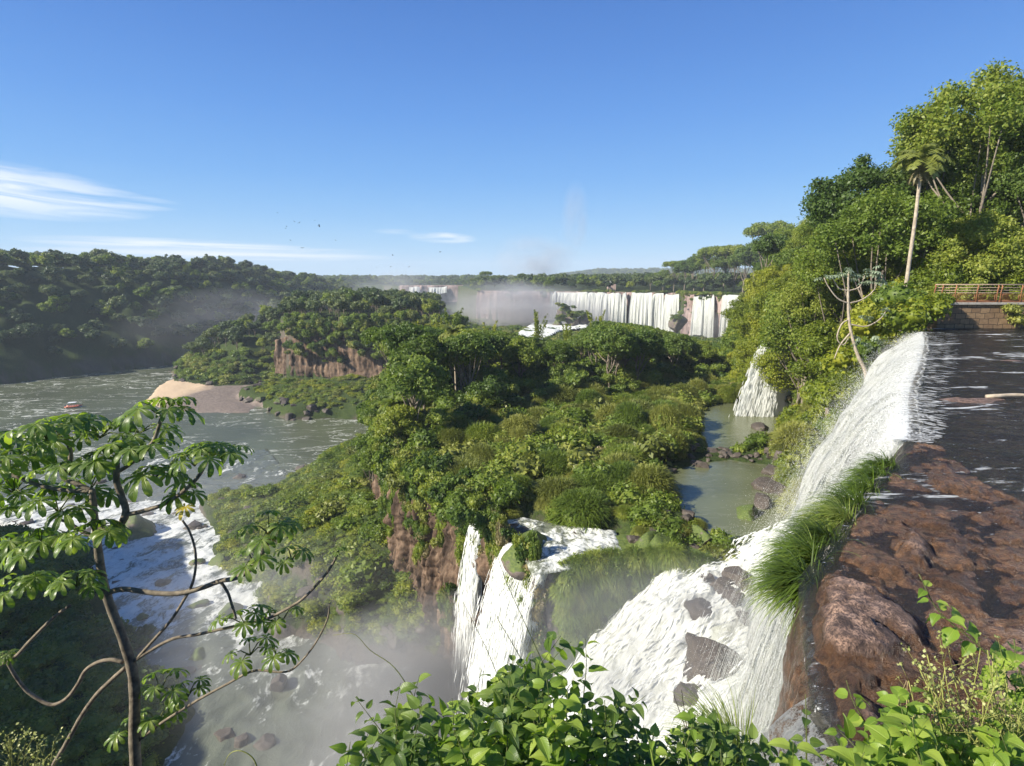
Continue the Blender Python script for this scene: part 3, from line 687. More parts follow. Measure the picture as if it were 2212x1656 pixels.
# understory that fills the canopy down to the ground
X, Y = jitter_grid(-24, 112, 52, 172, 2.7, 35, lambda x, y: (polydist(x, y, P_ISLE) > .8) & inview(x, y, 1.05) & not_water(x, y) & (y > np.interp(x, [-20, -8, 2, 12, 25, 40, 60], [53, 56, 75, 79, 89, 97, 97])))
stuff('island_understory', 'undergrowth closing the gaps under the island trees', np.stack([X, Y, hz(X, Y)+r0_.uniform(.2, 2.4, len(X))*(Y < 120)], 1), r0_.uniform(1.2, 2.0, len(X)), ['mid', 'dark', 'fine'], seed=31)
# far trees as single things on the headland, then the far hill woods as one mass
X, Y = jitter_grid(-150, 70, 196, 420, 6.6, 9, lambda x, y: (((polydist(x, y, P_HEAD) > 5)) & (polydist(x, y, P_BEACH) < 0) & inview(x, y, 1.0) & (y < 300-.15*x)))
k = np.argsort(Y)[:290]
forest_on(X[k], Y[k], [('far', 'rounded tree', 1)], 'on the wooded headland across the river arm', 'trees covering the headland', .75, 1.1, 'headland_tree', 5, -.3)
X2, Y2 = np.delete(X, k), np.delete(Y, k)
Xa, Ya = jitter_grid(-140, 60, 290, 620, 8, 19, lambda x, y: ((polydist(x, y, P_HEAD) > 4) & (y >= 300-.15*x)) | ((polydist(x, y, P_FLOORB) > 2) & (polydist(x, y, P_HEAD) < 4)))
X2 = np.concatenate([X2, Xa]); Y2 = np.concatenate([Y2, Ya])
def pts_of(X, Y, dz=0): return np.stack([X, Y, hz(X, Y)+dz], 1)
r_ = np.random.default_rng(4)
stuff('rear_forest', 'hazy blue green woods behind the headland', pts_of(X2, Y2, -.8), r_.uniform(.75, 1.15, len(X2)), ['far'], seed=1)
X, Y = jitter_grid(-700, -120, 175, 960, 7.5, 12, lambda x, y: (polydist(x, y, P_HILL) > 5) & (np.abs(x) < y*1.15+10) & ((y < 700) | (x > -400)))
H_ = hz(X, Y); k = polydist(X, Y, P_HILL) < 230; X, Y = X[k], Y[k]
stuff('hill_forest', 'continuous forest over the long hill on the far bank', pts_of(X, Y, -1.0), r_.uniform(.6, 1.1, len(X))+.55*r_.random(len(X))**5, ['far'], seed=2)
X, Y = jitter_grid(-420, 900, 270, 1000, 9, 13, lambda x, y: (polydist(x, y, P_PLAT) > 5) & (polydist(x, y, P_HILL) < 0) & (polydist(x, y, P_RIGHT) < 2) & inview(x, y, 1.02) & (y > np.where(x > 0, 372+np.clip(60-x, 0, 60)*.4-np.clip(x-60, 0, 80)*1.0, 0)))
stuff('plateau_forest', 'low forest on the plateau behind the distant falls', pts_of(X, Y, -.8), r_.uniform(.55, 1.15, len(X))*np.where(Y < 520, 1.25, 1), ['far'], seed=3)
X, Y = jitter_grid(-1500, 2600, 1000, 2700, 21, 14, lambda x, y: inview(x, y, 1.02))
stuff('horizon_forest', 'distant forest running to the horizon', pts_of(X, Y, -3), r_.uniform(1.4, 2.2, len(X)), ['far'], seed=4)
random.seed(61)
for dx, Y_, top in [(1405, 395, 590), (1432, 380, 583), (1455, 372, 574), (1478, 360, 562), (1500, 352, 553), (1520, 345, 560), (1540, 335, 549), (1562, 330, 542), (1585, 322, 548), (1605, 312, 535), (1628, 300, 522), (1650, 290, 510), (1050, 470, 592), (1068, 462, 600), (1128, 450, 597), (1150, 446, 600), (1100, 455, 603)]:
    x = xq(dx, Y_); z = float(hz(x, Y_)[0]); s_ = (-(top*S-281)/560*Y_-z)/10.2
    tree_at(['tall', 'forest', 'umbrella'][random.randrange(3)], x, Y_, s_, 'tall tree standing above the plateau wood behind the distant falls', name='plateau_tree', group='tall trees behind the distant falls')
wl = np.array(spline([(p[0], p[1], 0) for p in WALL], 420)); n = 900; q = r_.integers(0, 420, n); k = fbm(q*.09, q*0, s=1.0, o=2, seed=6) > -.1; q = q[k]; n = len(q)
stuff('brink_scrub', 'scrub and mossy ribs along the brink of the distant wall', np.stack([wl[q, 0]+r_.normal(size=n), wl[q, 1]+r_.uniform(-2.6, 4, n), -6.9-r_.random(n)**5*12], 1), r_.uniform(.6, 1.9, n), ['olive', 'mid', 'dark'], seed=36)
# canyon floor behind the island
X, Y = jitter_grid(-60, 140, 150, 410, 4.2, 15, lambda x, y: (polydist(x, y, P_FLOOR) > 4) & (polydist(x, y, P_HEAD) < 3) & (polydist(x, y, P_ISLE) < -2) &
                   ~((x > 50) & (x < 95) & (y > 285)))
stuff('canyon_shrubs', 'misty scrub on the canyon floor below the distant falls', pts_of(X, Y, 0), r_.uniform(1.2, 3.0, len(X)), ['olive', 'mid', 'dark'], .8, seed=5)
# right forest
X, Y = jitter_grid(26, 150, 40, 285, 6.0, 16, lambda x, y: (polydist(x, y, P_RIGHT) > 6.0) & (polydist(x, y, P_RIGHT) < 40) & inview(x, y, 1.0) & (x > 26) & ~((x < 40) & (y < 47)) & ((y < 120) | (polydist(x, y, P_RIGHT) < 24)))
nr = Y < 100
forest_on(X[nr], Y[nr], [('near', 'dense sunlit tree', 3), ('neartall', 'taller open tree', 1.3)], 'in the forest on the right bank', 'trees of the right bank forest', .72, 1.0, 'bank_tree', 6)
forest_on(X[~nr], Y[~nr], [('forest', 'rounded tree', 2), ('tall', 'tall tree', 1)], 'farther along the right bank', 'trees farther along the right bank', .8, 1.1, 'bank_tree', 7)
BT = [('neartall', 1905, 640, 50, 1.12, 0, 'large spreading tree behind the tall palm'), ('neartall', 2075, 640, 48, 1.22, 1, 'huge spreading tree with bare pale limbs at the upper right'),
      ('neartall', 2190, 640, 52, 1.2, 0, 'tallest tree at the right edge of the view'), ('neartall', 1850, 600, 58, 1.36, 2, 'tall dark tree standing out left of the palm'),
      ('neartall', 2010, 640, 54, 1.15, 2, 'dark full tree just right of the palm crown'), ('near', 1760, 600, 66, 1.65, 4, 'dense tree on the shoulder of the forest'),
      ('near', 1700, 600, 80, 1.25, 1, 'bright vine-covered tree on the forest slope'), ('near', 1960, 640, 46, 1.0, 2, 'bright tree behind the foot of the tall palm'), ('near', 2060, 640, 50, 1.2, 3, 'full green tree under the huge spreading tree'), ('near', 2160, 640, 50, 1.35, 4, 'full dark tree right of the bare pale limbs'), ('near', 2000, 640, 60, 1.5, 4, 'dark rear tree filling the gap behind the palm'), ('near', 2100, 640, 62, 1.6, 3, 'rear tree filling the gap behind the spreading tree'),
      ('near', 1655, 600, 82, .95, 2, 'tree closing the forest edge above the distant right curtain'), ('near', 1702, 600, 76, 1.2, 0, 'tall bright tree left of the forest shoulder'), ('neartall', 1742, 600, 68, .85, 1, 'open crowned tree on the forest skyline'), ('neartall', 1785, 600, 61, .98, 0, 'high tree on the skyline right of the shoulder'), ('neartall', 1835, 600, 57, 1.08, 1, 'high open tree between the skyline and the palm'),
      ('near', 1820, 640, 56, 1.15, 1, 'bright vine draped tree left of the palm'), ('neartall', 2280, 640, 44, 1.0, 2, 'dark tree partly out of the right edge'),
      ('near', 2120, 640, 44, .95, 3, 'leafy tree right behind the footbridge'), ('near', 2230, 640, 42.5, .85, 1, 'bright leafy tree over the right end of the footbridge'),
      ('near', 2030, 640, 43.5, .8, 4, 'dark leafy tree above the left end of the footbridge'), ('near', 1900, 640, 47, .9, 0, 'sunlit tree behind the candelabra tree')]
for kd, dx, dy, Y_, s_, v, lb in BT: tree_at(kd, xq(dx, Y_), Y_, s_, lb, name='bank_tree', v=v)
palm_at(xq(1957, 41), 41, 11.0, 'tall lone palm with a long bare trunk above the right bank', 5, .15, 1.0, -2.6, 2.2, 'leaf_olive')
X, Y = jitter_grid(26, 120, 38, 110, 3.7, 36, lambda x, y: (polydist(x, y, P_RIGHT) > 3.0) & (polydist(x, y, P_RIGHT) < 16) & inview(x, y, 1.0) & ~((y > 71) & (y < 84) & (polydist(x, y, P_RIGHT) < 9)) & ~((x > 27) & (y < 43)))
forest_on(X, Y, [('nearbushy', 'dense bright bush tree', 1)], 'at the brink of the right bank', 'bushy trees at the brink of the right bank', .75, 1.25, 'bushy_tree', 8)
X, Y = jitter_grid(30, 90, 40, 100, 2.6, 37, lambda x, y: (polydist(x, y, P_RIGHT) > 8) & (polydist(x, y, P_RIGHT) < 30) & inview(x, y, 1.0) & ~((x > 27) & (y < 43)))
stuff('bank_understory', 'undergrowth between the trees of the right bank', np.stack([X, Y, hz(X, Y)+r0_.uniform(.2, 3.5, len(X))], 1), r0_.uniform(1.0, 1.9, len(X)), ['bright', 'fine'], seed=32)
# steep bank covered with creepers and shrubs
def bank_pts(sp_, seed, dmax=7.5, dmin=-1):
    X, Y = jitter_grid(18, 130, 33, 280, sp_, seed, lambda x, y: (polydist(x, y, P_RIGHT) > dmin) & (polydist(x, y, P_RIGHT) < dmax) & inview(x, y, 1.0)); return X, Y
X, Y = bank_pts(.95, 21); k = (Y < 105) & ~((Y > 72) & (Y < 82.5) & (polydist(X, Y, P_RIGHT) < 6)) & ~((Y < 38.5))
stuff('bank_creepers', 'bright creepers and shrubs covering the steep right bank', pts_of(X[k], Y[k], .2), r_.uniform(.8, 1.7, k.sum()), ['bright', 'fine', 'bright'], seed=6)
k = (Y >= 105); X, Y = X[k][::2], Y[k][::2]
stuff('bank_scrub', 'scrub on the farther right bank', pts_of(X, Y, .3), r_.uniform(1.4, 2.6, len(X)), ['mid', 'fine'], seed=7)
# terrace mounds and shrubs
X, Y = jitter_grid(-8, 50, 35, 104, 2.5, 22, lambda x, y: (polydist(x, y, P_ISLE) > .8) & (y < np.interp(x, [-20, -8, 2, 12, 25, 40, 60], [58, 62, 80, 84, 94, 102, 102])) & not_water(x, y) & (polydist(x, y, P_RIGHT) < -1) & ~((x > 15) & (y < 40)))
random.seed(12); Z = hz(X, Y)
GM = ['mound', 'mound', 'mound2', 'olive', 'fine', 'fine']
for x, y, z in zip(X, Y, Z):
    kd = random.choice(GM); me = random.choice(CL[kd]); s_ = random.uniform(1.3, 2.9) if y < 85 else random.uniform(1.2, 2.3)
    nm, lb, ct = {'mound': ('grass_mound', 'olive tussock of drooping grass on the rocky terrace', 'grass tussock'), 'mound2': ('grass_mound', 'green tussock of drooping grass on the rocky terrace', 'grass tussock'),
                  'olive': ('shrub', 'olive leafy shrub on the rocky terrace', 'shrub'), 'fine': ('shrub', 'fine leaved green shrub on the rocky terrace', 'shrub')}[kd]
    o = link(nm, me, None, (float(x), float(y), float(z)-.12*s_), random.uniform(0, 6.28), (s_, s_*random.uniform(.7, 1.2), s_*random.uniform(.75, 1.3)))
    o.rotation_euler = (random.uniform(-.25, .25), random.uniform(-.25, .25), random.uniform(0, 6.28))
    tag(o, lb, ct, nm.replace('_', ' ')+'s on the terrace')
X, Y = jitter_grid(-22, 70, 34.5, 112, 1.15, 23, lambda x, y: (polydist(x, y, P_ISLE) > .3) & not_water(x, y, .35) & ~((x > 15) & (y < 40)))
stuff('terrace_cover', 'low scrub between the tussocks of the terrace', pts_of(X, Y, -.1), r_.uniform(.5, 1.1, len(X)), ['olive', 'mid', 'mound', 'mound2', 'dry'], seed=8)
# vegetation hanging on the cliff brink
X, Y = jitter_grid(-28, 3, 40, 120, 1.1, 24, lambda x, y: (np.abs(polydist(x, y, P_ISLE)) < 2.0) & ((y > 47) | (x < -2)))
n = len(X); dz = -r_.random(n)**2.2*9*np.clip((60-np.abs(Y-60))/60, .3, 1)
hang = np.stack([X-r_.random(n)*1.3, Y-r_.random(n)*.8, -17.4+dz*.38], 1)
stuff('cliff_creepers', 'creepers hanging over the brink of the island cliff', hang, r_.uniform(.6, 1.35, n), ['mid', 'dark', 'olive', 'fine'], 1.3, seed=9)
X, Y = jitter_grid(-82, 0, 194, 214, 1.15, 41, lambda x, y: (np.abs(polydist(x, y, P_HCLIFF)) < 2.2) & (y < 212)); n = len(X)
stuff('headland_creepers', 'creepers hanging over the reddish cliff of the headland', np.stack([X-.8, Y-2.2, -13-r_.random(n)**1.3*15+3*fbm(X, Y, s=14, seed=5)], 1), r_.uniform(.8, 2.2, n), ['mid', 'dark', 'olive'], 1.3, seed=29)
# talus slope under the cliff
X, Y = jitter_grid(-110, 2, 44, 165, .95, 25, lambda x, y: ((polydist(x, y, P_TALUS) > 2.2) | (polydist(x, y, P_TAL2) > 1.0)) & (polydist(x, y, P_ISLE) < 1) & (fbm(x, y, s=12, o=3, seed=5) > -.62))
n = len(X); stuff('talus_creepers', 'green creepers over the talus slope below the island cliff', pts_of(X, Y, -.1), (.45+1.25*r_.random(n)**2.2), ['fine', 'mid', 'bright', 'fine'], .75, seed=10)
# big bushes breaking the talus slope, vines on the bare cliff, grass draping the wet cliff
X, Y = jitter_grid(-100, 0, 46, 160, 5.5, 45, lambda x, y: ((polydist(x, y, P_TALUS) > 4) | (polydist(x, y, P_TAL2) > 2)) & (polydist(x, y, P_ISLE) < 0)); random.seed(9)
for x, y, z in zip(X, Y, hz(X, Y)):
    s_ = random.uniform(1.2, 2.6); tag(link('talus_bush', random.choice(CL['mid']+CL['fine']+CL['olive']), None, (float(x), float(y), float(z)), random.uniform(0, 6), (s_, s_, s_*.85)), 'rounded leafy bush on the talus slope under the island cliff', 'bush', 'bushes on the talus slope')
tp = np.array(spline([(-22, 112), (-20.3, 92), (-17.8, 75), (-14, 62), (-11.2, 55.2), (-6.8, 50), (-3.2, 44.2), (-.4, 38.5), (2.3, 34.5)], 900)); n = 2600
q = r_.integers(0, 900, n); tt = np.gradient(tp, axis=0); nn_ = np.stack([tt[:, 1], -tt[:, 0]], 1); nn_ /= np.linalg.norm(nn_, axis=1)[:, None]
u_ = r_.random(n)**1.2; zz = -18-u_*13; k = fbm(q*.06, zz*.25, s=1.5, o=3, seed=77) > .34-.45*(1-u_)
off = .9*u_+r_.uniform(-.2, .5, n); hp = np.stack([tp[q, 0]+nn_[q, 0]*off, tp[q, 1]+nn_[q, 1]*off, zz], 1)[k]
stuff('cliff_vines', 'dry and green vines trailing down the bare island cliff', hp, np.stack([r_.uniform(.3, .75, len(hp))]*2+[r_.uniform(.7, 1.8, len(hp))], 1), ['olive', 'dry', 'fine', 'dark'], seed=33)
tp = np.array(spline([(3.6, 34.7), (6.5, 35.5), (9.5, 35.9), (14, 35.4)], 300)); n = 520; q = r_.integers(0, 300, n); u_ = r_.random(n)
hp = np.stack([tp[q, 0]-.1, tp[q, 1]-.35-u_*1.0, -18.6-u_*7], 1); stuff('cliff_grass', 'green grass draping the wet cliff between the two white cascades', hp[:], np.stack([r_.uniform(.5, 1.0, n)]*2+[r_.uniform(.7, 1.3, n)], 1), ['drape', 'drapeg', 'fine', 'drapeg'], seed=34)
# low green mass and headland foot
X, Y = jitter_grid(-90, 20, 160, 226, 2.0, 26, lambda x, y: (polydist(x, y, P_LOW) > 5.5))
stuff('spit_scrub', 'yellow green scrub on the rocky point beside the sand spit', pts_of(X, Y, -.1), r_.uniform(.7, 1.9, len(X)), ['olive', 'bright', 'mid'], .7, seed=11)
X, Y = jitter_grid(-170, 0, 196, 300, 2.6, 27, lambda x, y: (polydist(x, y, P_HEAD) > 1.5) & (polydist(x, y, P_HEAD) < 16) & (polydist(x, y, P_HCLIFF) < 1))
stuff('headland_scrub', 'shrubs along the foot of the wooded headland', pts_of(X, Y, .2), r_.uniform(1.2, 2.6, len(X)), ['mid', 'olive', 'dark'], seed=12)
# shaded left bank
X, Y = jitter_grid(-120, -10, 12, 124, 1.35, 28, lambda x, y: (polydist(x, y, P_LEFT) > 3.5) & (np.abs(x) < y*1.25+8))
stuff('shaded_bank_scrub', 'dark shaded scrub on the lower left bank', pts_of(X, Y, -.1), r_.uniform(.8, 1.8, len(X)), ['dark', 'fine'], .8, seed=13)
# ---------------------------------------------------------------- white water
def uvgrid(name, P, UV, mat):
    me = grid(name, P, mat); r, c = P.shape[:2]
    i = np.arange(r-1)[:, None]*c+np.arange(c-1)[None, :]
    Fc = np.stack([i, i+1, i+c+1, i+c], -1).reshape(-1)
    ul = me.uv_layers.new(name='flow'); ul.data.foreach_set('uv', UV.reshape(-1, 2)[Fc].astype(np.float32).ravel()); return me
def fall_mat(name, su=2.2, sv=.22, cover=.5, c1=(.62, .63, .60), c2=(.46, .48, .38), fade=.12, bumpd=.25, trans=.3):
    m = Mat(name); uv = m.n('ShaderNodeUVMap', uv_map='flow').outputs[0]
    s1 = m.noise(1.0, 6, .62, .35, vec=uv, stretch=((su, sv, 1),)); s2 = m.noise(1.0, 5, .7, .2, vec=uv, stretch=((su*6, sv*5, 1),))
    sx = m.n('ShaderNodeSeparateXYZ'); m.l(uv, sx.inputs[0])
    s3 = m.noise(1.0, 4, .8, .5, vec=uv, stretch=((su*14, sv*30, 1),)); s = m.math('ADD', m.math('MULTIPLY', s3, .22), m.math('MULTIPLY_ADD', s2, .38, m.math('MULTIPLY', s1, .60)))
    col = m.mix(m.ramp(s, [(.46, 0.0), (.64, 1.0)]), c2, c1)
    sfad = m.math('ADD', s, m.math('MULTIPLY', m.math('SUBTRACT', m.ramp(m.math('MULTIPLY', sx.outputs[1], 1.6), [(0.0, 0.0), (.42, 1.0)]), 1.0), .5))
    a = m.ramp(sfad, [(.60-cover*.42, 0.0), (.66-cover*.30, 1.0)])
    d = m.bsdf(col, .55, m.bump(s, 1.0, bumpd), spec=.3)
    t = m.n('ShaderNodeBsdfTranslucent'); m.l(col, t.inputs[0]); x = m.n('ShaderNodeMixShader'); x.inputs[0].default_value = trans; m.l(d, x.inputs[1]); m.l(t.outputs[0], x.inputs[2])
    tr = m.n('ShaderNodeBsdfTransparent'); y = m.n('ShaderNodeMixShader'); m.l(a, y.inputs[0]); m.l(tr.outputs[0], y.inputs[1]); m.l(x.outputs[0], y.inputs[2])
    return m.done(y.outputs[0])
M['fall'] = fall_mat('falling_water', 3.0, .30, .92, c1=(.82, .83, .80), c2=(.54, .56, .46))
M['fall_mid'] = fall_mat('falling_water_mid', 3.5, .5, .62, bumpd=.3)
M['fall_thin'] = fall_mat('falling_water_thin', 5.0, 1.2, .34)
M['fall_far'] = fall_mat('falling_water_far', .35, .05, .70, c2=(.55, .58, .50), bumpd=1.0)
M['fall_far_thin'] = fall_mat('falling_water_far_thin', .5, .05, .42, c2=(.50, .53, .46), bumpd=1.0)
M['fall_clear'] = fall_mat('falling_water_clear', 9, 5, .16, c1=(.7, .72, .72), c2=(.45, .46, .42))
def fall_sheet(lip, thr, v0, drop, nu=120, nt_=60, up=1.5, seed=1, spread=0.0, amp=.12, freq=1.4, vprof=None):
    lip = np.array(spline(lip, nu)); L = np.concatenate([[0], np.cumsum(np.linalg.norm(np.diff(lip, axis=0), axis=1))])
    thr = np.array(thr, float); thr /= np.linalg.norm(thr); tm = math.sqrt(drop/4.9); ts = np.linspace(0, tm, nt_); lip = lip-np.array([thr[0], thr[1], 0])*.25
    P = np.zeros((len(ts), nu, 3)); UV = np.zeros((len(ts), nu, 2)); mid = (np.linspace(-1, 1, nu))
    vu = v0*(1+.42*fbm(L, L*0, s=2.2, o=3, seed=seed)+.14*fbm(L, L*0, s=.5, o=2, seed=seed+3))
    if vprof: vu = vu*np.interp(np.linspace(0, 1, nu), np.linspace(0, 1, len(vprof)), vprof)
    along = np.array([lip[-1, 0]-lip[0, 0], lip[-1, 1]-lip[0, 1]]); along /= np.linalg.norm(along)+1e-9
    slen = 0
    for i, t in enumerate(ts):
        if t < 0:
            dd = up*t/.45; zz = -.10*(1-abs(t)/.45)**2*0; P[i, :, 0] = lip[:, 0]+thr[0]*dd; P[i, :, 1] = lip[:, 1]+thr[1]*dd; P[i, :, 2] = lip[:, 2]+.035
        else:
            dd = vu*t; sprd = mid*spread*t
            w_ = amp*min(1, t*1.6)*fbm(L*1.0, L*0+t*1.2, s=1/freq, o=3, seed=seed+7)*2
            P[i, :, 0] = lip[:, 0]+thr[0]*(dd+w_)+along[0]*sprd; P[i, :, 1] = lip[:, 1]+thr[1]*(dd+w_)+along[1]*sprd
            P[i, :, 2] = lip[:, 2]+.035-4.9*t*t
        slen = (t*v0+4.9*t*abs(t)) if t > 0 else up*t/.45; UV[i, :, 0] = L; UV[i, :, 1] = slen
    return P, UV
def strands(lip, thr, v0, drop, n, seed, vprof=None, wid=(.012, .05), vs=.35, dt=(.05, .22), spread=0):
    r = np.random.default_rng(seed); lc = np.array(spline(lip, 300)); u = r.random(n); i = (u*299).astype(int); thr = np.array(thr, float); thr /= np.linalg.norm(thr)
    al = lc[-1, :2]-lc[0, :2]; al /= np.linalg.norm(al)+1e-9; tm = math.sqrt(drop/4.9)
    v = v0*(1+vs*r.normal(size=n)*.6)*(np.interp(u, np.linspace(0, 1, len(vprof)), vprof) if vprof else 1); t0 = r.random(n)**.75*tm; d = r.uniform(dt[0], dt[1], n)
    w_ = r.uniform(wid[0], wid[1], n)*(.5+t0/tm); dr = r.normal(size=n)*.07+(u-.5)*2*spread; rows = []; K = 5
    for k in range(K+1):
        t = t0+d*k/K; p = lc[i].copy(); p[:, 0] += thr[0]*(v*t-.1)+al[0]*dr*t; p[:, 1] += thr[1]*(v*t-.1)+al[1]*dr*t; p[:, 2] += .04-4.9*t*t
        ww = (w_*math.sin(math.pi*(k+.4)/(K+.8)))[:, None]; sd = np.stack([np.full(n, al[0]), np.full(n, al[1]), r.normal(size=n)*.0], 1); rows += [p-sd*ww, p+sd*ww]
    V = np.stack(rows, 1).reshape(-1, 3); b = (np.arange(n)*2*(K+1))[:, None]; Fc = np.concatenate([b+np.array([[2*k, 2*k+1, 2*k+3, 2*k+2]]) for k in range(K)])
    return mkmesh('water_strands', V, Fc, M['strand'])
m = Mat('water_strand'); d_ = m.bsdf((.84, .85, .83), .4, spec=.5); t_ = m.n('ShaderNodeBsdfTranslucent'); t_.inputs[0].default_value = (.84, .85, .80, 1); x_ = m.n('ShaderNodeMixShader'); x_.inputs[0].default_value = .35; m.l(d_, x_.inputs[1]); m.l(t_.outputs[0], x_.inputs[2]); M['strand'] = m.done(x_.outputs[0])
def waterfall(name, label, lip, thr, specs, drop, cat='waterfall', group=None, sn=0, sk=None, **k):
    c = np.mean(np.array(lip), 0); e = empty(name, label, cat, tuple(c), 0, group)
    for q, (v, mt, dz) in enumerate(specs):
        lp = [(a-c[0], b-c[1], z-c[2]+dz) for a, b, z in lip]
        kk = {a: b for a, b in k.items() if a != 'seed'}
        if q: kk['up'] = .12
        P, UV = fall_sheet(lp, thr, v, drop, seed=k.get('seed', 1)+q*31, **kk)
        link('water_curtain', uvgrid('water_curtain', P, UV, M[mt]), e)
    if sn: link('water_strands', strands([(a-c[0], b-c[1], z-c[2]) for a, b, z in lip], thr, specs[0][0]*1.15, drop, sn, 3, k.get('vprof'), spread=k.get('spread', 0), **(sk or {})), e)
    return e
# right hand fall off the near ledge
LIP = [(7.5, 10.3), (8.6, 11.8), (11, 15.2), (15, 20.4), (19.8, 26.8), (24.5, 33.4)]
NF = waterfall('waterfall', 'big white waterfall pouring off the dark river lip at the right', [(a, b, -3.02) for a, b in LIP], (-.81, .59),
               [(1.8, 'fall', .0), (1.2, 'fall', -.03), (2.7, 'fall_thin', -.0)], 18, nu=1100, nt_=220, up=.7, seed=3, amp=.42, freq=1.6, sn=80000, sk={'wid': (.004, .030), 'dt': (.05, .26), 'vs': .55}, vprof=[.35, .5, .8, 1.0, 1.1, 1.1])
waterfall('waterfall', 'broad chute of white water spilling off the terrace corner', [(-.2, 38.0, -18.75), (.8, 36.6, -18.85), (2.4, 34.6, -18.9)], (-.72, -.35), [(1.5, 'fall', 0), (1.0, 'fall', -.03), (1.9, 'fall_thin', 0)], 19, nu=160, nt_=120, up=1.6, seed=9, spread=.25, amp=.25, sn=30000, sk={'wid': (.008, .03), 'dt': (.03, .12)})
waterfall('waterfall', 'thin ribbon of water dropping beside the red brown cliff', [(-2.9, 42.6, -18.1), (-2.2, 41.9, -18.1)], (-.55, -.55), [(1.0, 'fall', 0), (.7, 'fall', -.03), (1.3, 'fall_thin', 0)], 18, nu=40, nt_=70, up=.6, seed=12, spread=.35, amp=.12, freq=2.5, sn=6000, sk={'wid': (.008, .03), 'dt': (.03, .12)})
waterfall('waterfall', 'two tier waterfall coming down through the bushes of the right bank', [Q(1676, 712, 77), Q(1700, 704, 77), Q(1722, 710, 76.7)], (-.85, -.5), [(2.4, 'fall', 0), (1.5, 'fall', -.05), (3.4, 'fall_thin', 0)], 13.2, nu=120, nt_=60, up=2.5, seed=15, spread=.7, amp=.5, freq=1.3, sn=26000, sk={'wid': (.015, .05), 'dt': (.03, .12)})
waterfall('waterfall', 'lower white cascade dropping into the misty pool', [(2.2, 33.6, -26.5), (1.2, 30, -27.6), (.6, 25, -27.8), (1.0, 20, -28)], (-1, .1), [(2.6, 'fall', 0), (1.6, 'fall', -.1), (3.4, 'fall_thin', 0)], 11, nu=160, nt_=50, up=1.5, seed=18, amp=.4, freq=.8, sn=20000, sk={'wid': (.01, .035), 'dt': (.03, .12)})
# distant falls over the long wall
def wallpt(dx):
    xs = [(W[0], W[1]) for W in WALL]; r = ray(dx, 628)
    for (x0, y0), (x1, y1) in zip(xs[:-1], xs[1:]):
        # intersection of the sight line with this wall stretch
        d = r[0]*(y1-y0)-r[1]*(x1-x0)
        t = (x0*(y1-y0)-y0*(x1-x0))/d
        p = (r[0]*t, r[1]*t); q = ((p[0]-x0)*(x1-x0)+(p[1]-y0)*(y1-y0))/((x1-x0)**2+(y1-y0)**2)
        if 0 <= q <= 1.0001: return p
    return (xs[-1])
for i, (a, b, mt, lb) in enumerate([(1192, 1201, 'fall_far_thin', 'thin veil at the left end of the distant falls'), (1203, 1268, 'fall_far', 'widest and brightest curtain of the distant falls'), (1266, 1291, 'fall_far_thin', 'thin striped curtain beside the widest distant fall'),
        (1290, 1324, 'fall_far', 'white curtain in the middle of the distant wall'), (1325, 1340, 'fall_far', 'narrow white curtain of the distant wall'), (1345, 1352, 'fall_far_thin', 'slanting trickle between mossy ribs of the distant wall'),
        (1364, 1406, 'fall_far', 'tall bright curtain right of the mossy ribs'), (1409, 1431, 'fall_far', 'narrower curtain above the island trees'), (1436, 1464, 'fall_far', 'curtain just left of the wooded knob'),
        (1497, 1512, 'fall_far_thin', 'pale thin strand on the bare grey wall'), (1516, 1531, 'fall_far', 'narrow white fall between two thin strands'), (1532, 1540, 'fall_far_thin', 'thin strand beside the brown rock rib'), (1558, 1612, 'fall_far', 'rightmost curtain of the distant falls half hidden by branches')]):
    p0, p1 = wallpt(a), wallpt(b); n = 4
    pts = [(p0[0]+(p1[0]-p0[0])*t/(n-1), p0[1]+(p1[1]-p0[1])*t/(n-1)-2.6, -7.2+random.uniform(-1.3, .3)) for t in range(n)]
    waterfall('distant_waterfall', lb, pts, (-.35, -1), [(2.2, mt, 0), (3.1, 'fall_far_thin', -.1)], 22, cat='waterfall', group='curtains of the distant falls', nu=60, nt_=40, up=1.5, seed=40+i*3, spread=.6, amp=.7, freq=.25)
for i, (a, b) in enumerate([(884, 908), (926, 966)]):
    pts = [(xq(a+(b-a)*t/3, 836), 833, -8.5+random.uniform(-1, 1)) for t in range(4)]
    waterfall('distant_waterfall', ['left piece of the tiny remote waterfall near the horizon', 'right piece of the tiny remote waterfall near the horizon'][i], pts, (0, -1), [(3, 'fall_far', 0)], 9, group='curtains of the distant falls', nu=50, nt_=25, up=3, seed=90+i, amp=1.5, freq=.15)

